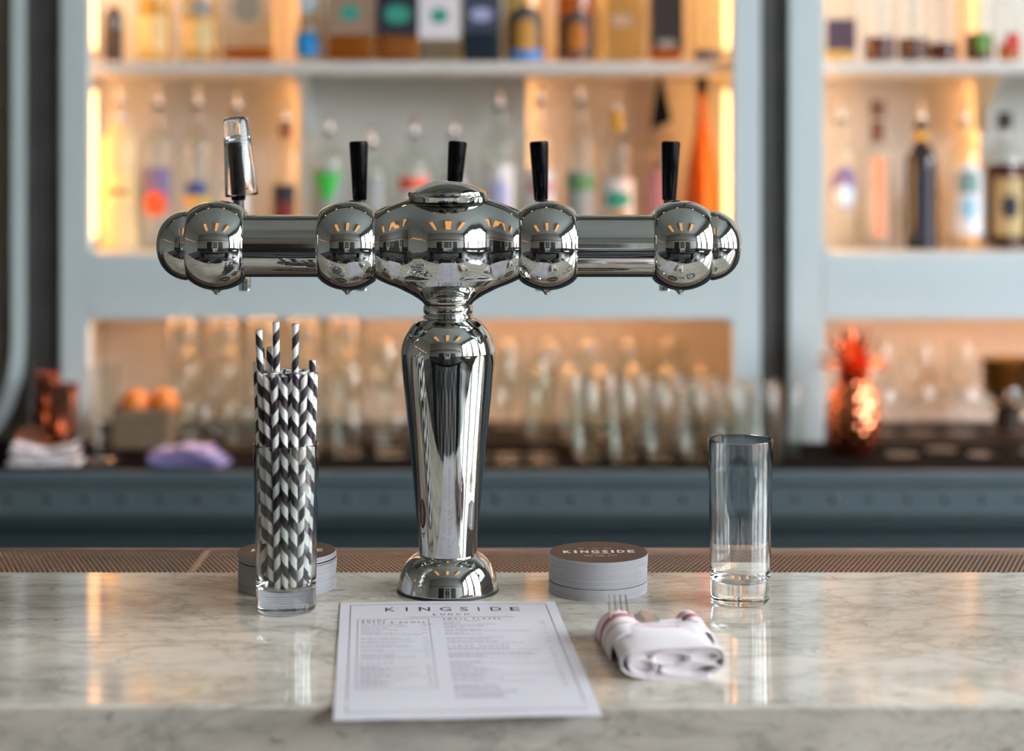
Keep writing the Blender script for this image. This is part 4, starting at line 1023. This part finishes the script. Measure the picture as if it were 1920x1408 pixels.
B2(376, 72, 'clear', 'yellow spirit bottle with lilac-grey emblem, right of its twin', [(CRM, .10, .30, .9, 'rect'), (GREY, .34, .46, .8, 'oval')], liquid=('pale', .6))
B2(470, 96, 'clear', 'wide clear bottle with a little amber spirit and a round grey emblem', [(f_('dusty', (150, 145, 130)), .28, .52, .45, 'oval')], liquid=('whisky', .11), square=True)
B2(578, 54, 'clear', 'clear bottle with a square bright blue label', [(SKY, .05, .22, .9, 'rect'), (f_('ice', (190, 215, 230)), .36, .56, .7, 'oval')], body='flat', sh=.3, H=.3)
B2(660, 88, 'clear', 'amber spirit bottle with brownish label and small green dot', [(f_('tan', (150, 125, 105)), .20, .62, .95, 'rect'), (TEAL, .30, .42, .35, 'oval')], liquid=('whisky', .6), square=True)
B2(748, 80, 'clear', 'amber spirit bottle with a black label and green oval', [(NAVY, .20, .62, .95, 'rect'), (TEAL, .28, .42, .5, 'oval')], liquid=('whisky', .6), square=True)
B2(825, 78, 'clear', 'clear bottle with a large white label and small green dot', [(WHT, .17, .62, .95, 'rect'), (TEAL, .28, .40, .35, 'oval')], square=True)
B2(903, 70, 'navy', 'dark navy bottle with a pale oval emblem', [(f_('slate', (52, 62, 78)), .22, .5, .95, 'rect'), (LIL, .30, .40, .5, 'oval')], square=True)
B2(985, 76, 'clear', 'amber bottle with a dark arch label over a bright blue strip', [(f_('dark_arch', (62, 66, 66)), .08, .42, .95, 'arch'), (f_('amber_window', (190, 140, 60)), .09, .33, .5, 'arch'), (f_('blue_strip', (40, 130, 205)), .02, .09, .95, 'rect')], liquid=('pale', .5))
B2(1080, 76, 'clear', 'amber bottle with a dark arch label and no blue strip', [(f_('dark_arch', 0), .05, .38, .95, 'arch'), (f_('deep_amber', (180, 105, 20)), .09, .30, .5, 'arch')], liquid=('whisky', .5))
B2(1163, 84, 'clear', 'plain wide clear bottle of pale spirit on the upper shelf', [(f_('blush', (190, 160, 135)), .25, .36, .4, 'oval')], liquid=('pale', .5), square=True)
B2(1248, 62, 'clear', 'bottle with a tall black label over amber spirit, near the right light strip', [(DK, .10, .60, 1.1, 'rect'), (GREY, .11, .17, .5, 'oval')], liquid=('whisky', .62), square=True)
B2(1325, 60, 'clear', 'clear bottle with a blue foot, at the right end of the upper shelf', [(BLU, .02, .09, .9, 'rect')], sh=.66)
G3 = 'bottles in the right-hand cabinet, upper shelf'
B2(1572, 56, 'clear', 'clear bottle with a dark blue eight-sided label in the right-hand cabinet', [(f_('indigo', (52, 46, 70)), .09, .32, 1.2, 'rect')], liquid=('pale', .14), group=G3, square=True)
B2(1649, 60, 'clear', 'tall clear bottle with dark red spirit at its foot, leftmost of three', [], liquid=('red', .17), group=G3, H=.34)
B2(1711, 58, 'clear', 'tall clear bottle with dark red spirit at its foot, middle of three', [], liquid=('red', .16), group=G3, H=.34)
B2(1768, 60, 'clear', 'tall clear bottle with dark red spirit at its foot, rightmost of three', [], liquid=('red', .13), group=G3, H=.34)
B2(1836, 56, 'clear', 'bottle of dark red spirit with a green label in the right-hand cabinet', [(f_('leaf', (90, 140, 60)), .08, .22, .5, 'rect')], liquid=('red', .22), group=G3)
B2(1893, 46, 'clear', 'slim clear bottle with a red label near the right edge, upper shelf', [(RED, .08, .22, .6, 'rect')], liquid=('whisky', .14), group=G3)
G4 = 'bottles in the right-hand cabinet, lower shelf'
B(1578, D1, SZ1, hpx(468, 190, D1), 58, 'clear', 'clear bottle with an oval purple and white label at the left of the right-hand cabinet', [(PURP, .26, .56, .95, 'oval'), (f_('ice', 0), .28, .44, .7, 'oval')], group=G4)
B(1645, D1, SZ1, hpx(468, 190, D1), 60, 'clear', 'clear bottle with copper-brown stopper and narrow salmon-pink label', [(f_('salmon', (215, 150, 120)), .08, .62, .45, 'rect')], neckband=(MULT, .72, .86), cap='cork', capcol=mat('brown_stopper', (.12, .05, .03, 1), .4), group=G4, sh=.6)
B(1728, D1, SZ1, hpx(468, 192, D1), 62, 'dark', 'near-black bottle with yellow neck wrap and steel pourer', [(f_('dark_blue_paper', (40, 48, 70)), .05, .55, .25, 'rect')], neckband=(YEL, .68, .82), group=G4, sh=.58)
B(1808, D1, SZ1, hpx(468, 194, D1), 68, 'clear', 'clear bottle with a big white arched label', [(WHT, .10, .60, 1.1, 'arch'), (f_('pale_blue', (150, 195, 215)), .20, .36, .5, 'oval'), (f_('sage', (120, 150, 145)), .38, .54, .6, 'arch')], group=G4)
B(1884, D1, SZ1, hpx(468, 212, D1), 76, 'clear', 'dark red spirit bottle with cream label and round black emblem', [(f_('cream_brown', (185, 160, 110)), .10, .52, .8, 'rect'), (DK, .22, .40, .42, 'oval')], liquid=('red', .62), cap='cork', group=G4)
B(1950, D1, SZ1, hpx(468, 240, D1), 60, 'brown', 'dark bottle cut by the right edge of the picture', [], cap='cork', group=G4)

# ---------------------------------------------------------------- glassware on the back counter
def tmesh(name, prof, n=24):
    return MB().lathe(prof, n).mesh(name, TG, angle=50)
def tum(r0, r1, h, b, w_=.002):
    return [(0, 0), (r0 - .002, 0), (r0, .002), (r1, h - .001), (r1 - w_ / 2, h), (r1 - w_, h - .001), (r0 - w_, b + .004), (r0 - w_ - .004, b), (0, b)]
def wine(h, rb, rf):
    """stemmed glass, foot at z=0"""
    o_ = smoothprof([(rf, .001), (rf * .5, .004), (.005, .010), (.0042, .03), (.0042, h * .42), (.010, h * .47), (rb * .8, h * .55), (rb, h * .70), (rb * .92, h * .88), (rb * .78, h)], 3)
    i_ = [(max(0, r_ - .0016), z_ + .001) for r_, z_ in o_[::-1] if z_ > h * .5] + [(0, h * .50)]
    return [(0, 0), (rf, 0)] + o_ + i_
def coupe(h, rb, rf):
    o_ = smoothprof([(rf, .001), (rf * .4, .004), (.0045, .012), (.004, h * .6), (.010, h * .66), (rb * .75, h * .78), (rb, h)], 3)
    return [(0, 0), (rf, 0)] + o_ + [(max(0, r_ - .0016), z_ + .001) for r_, z_ in o_[::-1] if z_ > h * .68] + [(0, h * .68)]
GM = {'high': tmesh('tumbler', tum(.029, .033, .148, .012)), 'rocks': tmesh('tumbler', tum(.036, .041, .088, .012)), 'flute': tmesh('flute', wine(.205, .026, .031)),
      'wine': tmesh('wine_glass', wine(.205, .039, .034)), 'coupe': tmesh('coupe_glass', coupe(.125, .044, .032)), 'shot': tmesh('tumbler', tum(.024, .030, .115, .014))}
def place(kind, name, x, y, z, label, group, flip=False):
    o = bpy.data.objects.new(name, GM[kind]); C.objects.link(o); o.location = (x, y, z)
    if flip: o.rotation_euler = (PI, 0, 0)
    return tag(o, label, 'glass', group)
ORD = ['leftmost', 'second from the left', 'third from the left', 'fourth from the left', 'fifth from the left', 'sixth from the left', 'seventh from the left', 'eighth from the left']
ROW = ['front row', 'second row', 'third row', 'fourth row', 'rear row']
def field(kind, name, what, group, xs, rows, z, tiers=1, hh=0, flip=False, tn=None):
    for r_, y in enumerate(rows):
        for k, x in enumerate(xs):
            for lv in range(tiers):
                lab = what
                if tiers > 1: lab += ', ' + tn[lv]
                if len(rows) > 1: lab += ', ' + ROW[r_ if r_ < len(rows) - 1 or len(rows) > 2 else r_]
                lab += ', ' + ORD[k]
                place(kind, name, x + random.uniform(-.002, .002), y + random.uniform(-.002, .002), z + lv * hh + (hh - .0005 if flip else 0), lab, group, flip)
rng = lambda x0, d, n_: [x0 + d * k for k in range(n_)]
field('high', 'highball_glass', 'highball glass right of the tap', 'highball glasses right of the tap column', rng(.150, .0725, 6), (3.585, 3.673, 3.761), BZ + .0004)
field('high', 'highball_glass', 'highball glass inside the niche right of the tap', 'highball glasses inside the niche', rng(.055, .0725, 6), (3.905, 3.990), BZ - .0056)
field('flute', 'flute_glass', 'slim flute glass beside the tap column', 'flutes beside the tap column', rng(-.078, .068, 3), (3.57, 3.66), BZ + .0004)
field('wine', 'wine_glass', 'stemmed wine glass at the very back of the niche', 'wine glasses at the back of the niche', rng(-.285, .092, 8), (4.09,), BZ - .0056)
field('wine', 'wine_glass', 'stemmed wine glass in the niche behind the tap column', 'wine glasses behind the tap column', rng(-.285, .092, 3), (3.98,), BZ - .0056)
field('rocks', 'rocks_glass', 'upturned rocks glass left of the straws', 'stacked rocks glasses in the niche', rng(X(350, 3.95), .088, 5), (3.91, 4.005), BZ - .0056, 3, .0885, True, ('bottom tier', 'middle tier', 'top tier'))
field('rocks', 'rocks_glass', 'rocks glass between straws and tap column', 'rocks glasses between straws and column', rng(X(572, 3.66), .088, 4), (3.66,), BZ + .0004, 2, .0885, False, ('lower tier', 'upper tier'))
field('rocks', 'rocks_glass', 'rocks glass standing behind the purple cloth', 'rocks glasses behind the purple cloth', rng(X(372, 3.76), .088, 4), (3.762,), BZ + .0004)
for i, (p, D, lab) in enumerate(((1690, 3.66, 'coupe glass just right of the copper pineapple'), (1764, 3.72, 'coupe glass, second right of the copper pineapple'), (1846, 3.66, 'coupe glass left of the brass bowls'), (1925, 3.70, 'coupe glass in front of the brass bowls'))):
    place('coupe', 'coupe_glass', X(p, D), D, BZ + .0004, 'low stemmed ' + lab, 'coupe glasses')
field('wine', 'wine_glass', 'stemmed wine glass in the right-hand niche', 'wine glasses in the right-hand niche', rng(X(1652, 4.0), .088, 3), (4.0,), BZ - .0056)
place('high', 'highball_glass', X(1480, 3.7), 3.7, BZ + .0004, 'single highball glass at the foot of the dark column', 'highball glass by the column')
# footed beer glass at the left
o = MB().lathe([(0, 0), (.034, 0), (.034, .004), (.012, .012), (.013, .020), (.021, .032), (.026, .09), (.033, .185), (.0335, .192), (.0315, .190), (.0245, .09), (.018, .036), (0, .034)], 36).obj('pilsner_glass', TG, angle=40)
o.location = (X(193, 3.58), 3.58, BZ + .0004); tag(o, 'tall footed clear glass between white and purple cloths', 'glass')
# wooden box of oranges with a white bowl
bx = thing('wooden_box', 'small slatted wooden box on the back counter', 'box', (X(268, 3.74), 3.76, BZ + .0004))
WOOD = mat('worn_box_wood', (.20, .145, .09, 1), .6, noise=(25, .3))
for k in range(3):
    for yy in (-.045, .045): MB().box(-.055, .055, yy - .003, yy + .003, .004 + k * .028, .029 + k * .028, bev=.0008).obj('slat', WOOD, bx, smooth=False)
for xx in (-.055, .055): MB().box(xx - .003, xx + .003, -.048, .048, 0, .09, bev=.0008).obj('end_board', WOOD, bx, smooth=False)
MB().box(-.052, .052, -.042, .042, .001, .006).obj('box_base', WOOD, bx, smooth=False)
OR = mat('orange_peel', (.75, .22, .035, 1), .45, bump=(200, .3))
for i, (a, b2, lab) in enumerate(((-.0, -.010, 'at the left'), (.034, .0, 'at the right'))):
    r_ = .031
    mb = MB().lathe([(0, -r_)] + [(r_ * math.cos(q_), r_ * math.sin(q_) * .95) for q_ in np.linspace(-1.45, 1.45, 14)] + [(0, r_ * .93)], 24)
    t = thing('orange', 'orange on top of the wooden box, ' + lab, 'fruit', (X(268, 3.74) + a * 1.7 - .018, 3.76 + b2, BZ + .094), group='oranges in the box')
    mb.obj('peel', OR, t); MB().lathe([(0, .001), (.0025, .0005), (.003, -.0008), (0, -.001)], 8, T(0, 0, r_ * .945)).obj('stem_end', mat('stem_green', (.1, .14, .04, 1), .6), t)
# copper cups
def mug(x, y, z, h, r_, label, rot=(0, 0, 0)):
    t = thing('copper_cup', label, 'cup', (x, y, z), rot, 'copper cups')
    MB().lathe([(0, 0), (r_ * .78, 0), (r_ * .84, .003), (r_ * .97, h * .45), (r_, h * .9), (r_ + .0015, h), (r_ - .001, h), (r_ * .95, h * .45), (r_ * .8, .005), (0, .004)], 32).obj('cup_body', COPPER, t, angle=40)
    MB().tube([(r_ * .95, 0, h * .85), (r_ * 1.35, 0, h * .80), (r_ * 1.5, 0, h * .55), (r_ * 1.35, 0, h * .3), (r_ * .92, 0, h * .2)], .003, 8).obj('cup_handle', COPPER, t)
mug(X(88, 3.72), 3.72, BZ + .0004, .082, .031, 'upright copper cup at the bottom of the stack by the left column', (0, 0, 2.2))
mug(X(88, 3.72), 3.72, BZ + .0828, .078, .029, 'copper cup standing on another by the left column', (0, 0, 2.0))
mug(X(122, 3.66), 3.66, BZ + .0004, .145, .026, 'tall copper cup right of the stacked ones', (0, 0, -.8))
mug(X(52, 3.62), 3.63, BZ + .034, .075, .031, 'copper cup lying on its side behind the white cloth', (PI / 2 - .1, 0, .3))
# cloths
def cloth(name, label, x, y, w_, dpt, h, col, fold, layers=4, tilt=0):
    t = thing(name, label, 'cloth', (x, y, BZ + .0008), (0, 0, tilt))
    for k in range(layers):
        z0 = h * k / layers; th = h / layers * .93; sx = 1 - .07 * k; ox = fold[2] * k
        def f(u, v, z0=z0, th=th, sx=sx, k=k, ox=ox):
            a = 2 * PI * v; cx = math.cos(a); sx2 = math.sin(a)
            xx = (u - .5) * w_ * sx + ox; yy = math.copysign(abs(cx) ** .6, cx) * dpt / 2
            lift = fold[0] * ((u - .5) * 2) ** 2 * (k + 1) / layers + fold[1] * (u - .5) * (k + 1) / layers + .0015 * math.sin(u * 14 + k * 2)
            ends = .55 + .45 * math.sin(PI * min(1, max(0, u))) ** .3
            return (xx, yy * (.94 + .06 * math.sin(u * 7 + k)), max(.0, (z0 + lift) * (k > 0) + th / 2 * (1 + sx2 * ends) + (lift if k == 0 and sx2 > 0 else 0) * .5))
        mb = MB(); mb.grid(f, 30, 20)
        mb.add([f(0, v / 20) for v in range(20)], [tuple(range(20))]); mb.add([f(1, v / 20) for v in range(20)], [tuple(range(20))])
        mb.obj('fold', col[k % len(col)], t, angle=60)
WC = mat('white_towel', (.80, .74, .75, 1), .9, bump=(500, .4), sheen=.3)
cloth('folded_cloth', 'folded white cloth at the left end of the back counter', X(85, 3.53), 3.535, .138, .065, .034, [WC], (.016, 0, 0), 3)
PC1, PC2 = mat('lilac_towel', (.50, .36, .66, 1), .9, bump=(500, .4), sheen=.3), mat('violet_blue_towel', (.24, .21, .50, 1), .9, bump=(500, .4), sheen=.3)
cloth('folded_cloth', 'folded purple cloth on the back counter', X(356, 3.53), 3.535, .150, .075, .040, [PC2, PC2, PC1, PC1], (-.006, .012, -.006), 4, -.1)
# copper pineapple
pn = thing('copper_pineapple', 'shiny copper pineapple cup with spiky leaves, right of the dark column', 'ornament', (X(1600, 3.66), 3.66, BZ + .0004))
def pf(u, v):
    a = 2 * PI * u; z = .158 * v
    R = .050 * math.sin(PI * (.14 + .80 * v)) ** .55 + .004
    q_ = abs(math.sin(9 * a / 2 + v * 16)) * abs(math.sin(9 * a / 2 - v * 16)); R += .0035 * q_
    return (R * math.cos(a), R * math.sin(a), z)
mb = MB(); mb.grid(pf, 144, 60, wrapu=True); mb.add([pf(k / 144, 0) for k in range(144)], [tuple(range(144))]); mb.obj('pineapple_body', COPPERF, pn, fix=2, angle=60)
MB().lathe([(0, .156), (.030, .156), (.034, .160), (.030, .166), (.018, .172), (0, .173)], 28).obj('lid', COPPERF, pn)
k = 0
for ring, (n_, out, hh, z0) in enumerate(((11, .070, .030, .160), (11, .064, .054, .163), (9, .050, .076, .165), (7, .028, .095, .165), (3, .008, .10, .165))):
    for i in range(n_):
        a = 2 * PI * i / n_ + ring * .4; V = []; m_ = 7
        for j in range(m_ + 1):
            s_ = j / m_; r0 = .010 + out * s_ ** 1.5; z = z0 + hh * (s_ - .30 * s_ ** 3 * (ring < 2)); wd = .012 * math.sin(PI * min(1, .25 + .75 * s_)) + .0003
            c_, q_ = math.cos(a), math.sin(a)
            for sd in (-1, 0, 1): V.append((r0 * c_ - sd * wd * q_, r0 * q_ + sd * wd * c_, z + (.003 if sd == 0 else 0) - .0))
        Fc = [(j * 3 + b_, j * 3 + b_ + 1, j * 3 + 4 + b_, j * 3 + 3 + b_) for j in range(m_) for b_ in (0, 1)]
        mb = MB(); mb.add(V, Fc); o = mb.obj('leaf', COPPERF, pn, fix=False, angle=60); sd_ = o.modifiers.new('thickness', 'SOLIDIFY'); sd_.thickness = .0008
# brass bowls
for k in range(4):
    o = MB().lathe([(0, .002), (.022, 0), (.026, .002), (.048, .020), (.060, .038), (.0615, .038), (.050, .018), (.024, .004), (0, .004)], 36).obj('brass_bowl', BRASS)
    o.location = (X(1890, 3.98), 3.98, BZ - .0054 + .0 + k * .020 + .07); tag(o, 'brass bowl %s of the stack at the right edge' % ['at the bottom', 'second from the bottom', 'third from the bottom', 'on top'][k], 'bowl', 'brass bowls')
st_ = thing('bowl_stand', 'low dark stand under the brass bowls', 'stand', (X(1890, 3.98), 3.98, BZ - .0056))
MB().lathe([(0, 0), (.05, 0), (.05, .006), (.03, .012), (.03, .058), (.045, .066), (.045, .0695), (0, .0695)], 28).obj('stand_body', DARKW, st_)
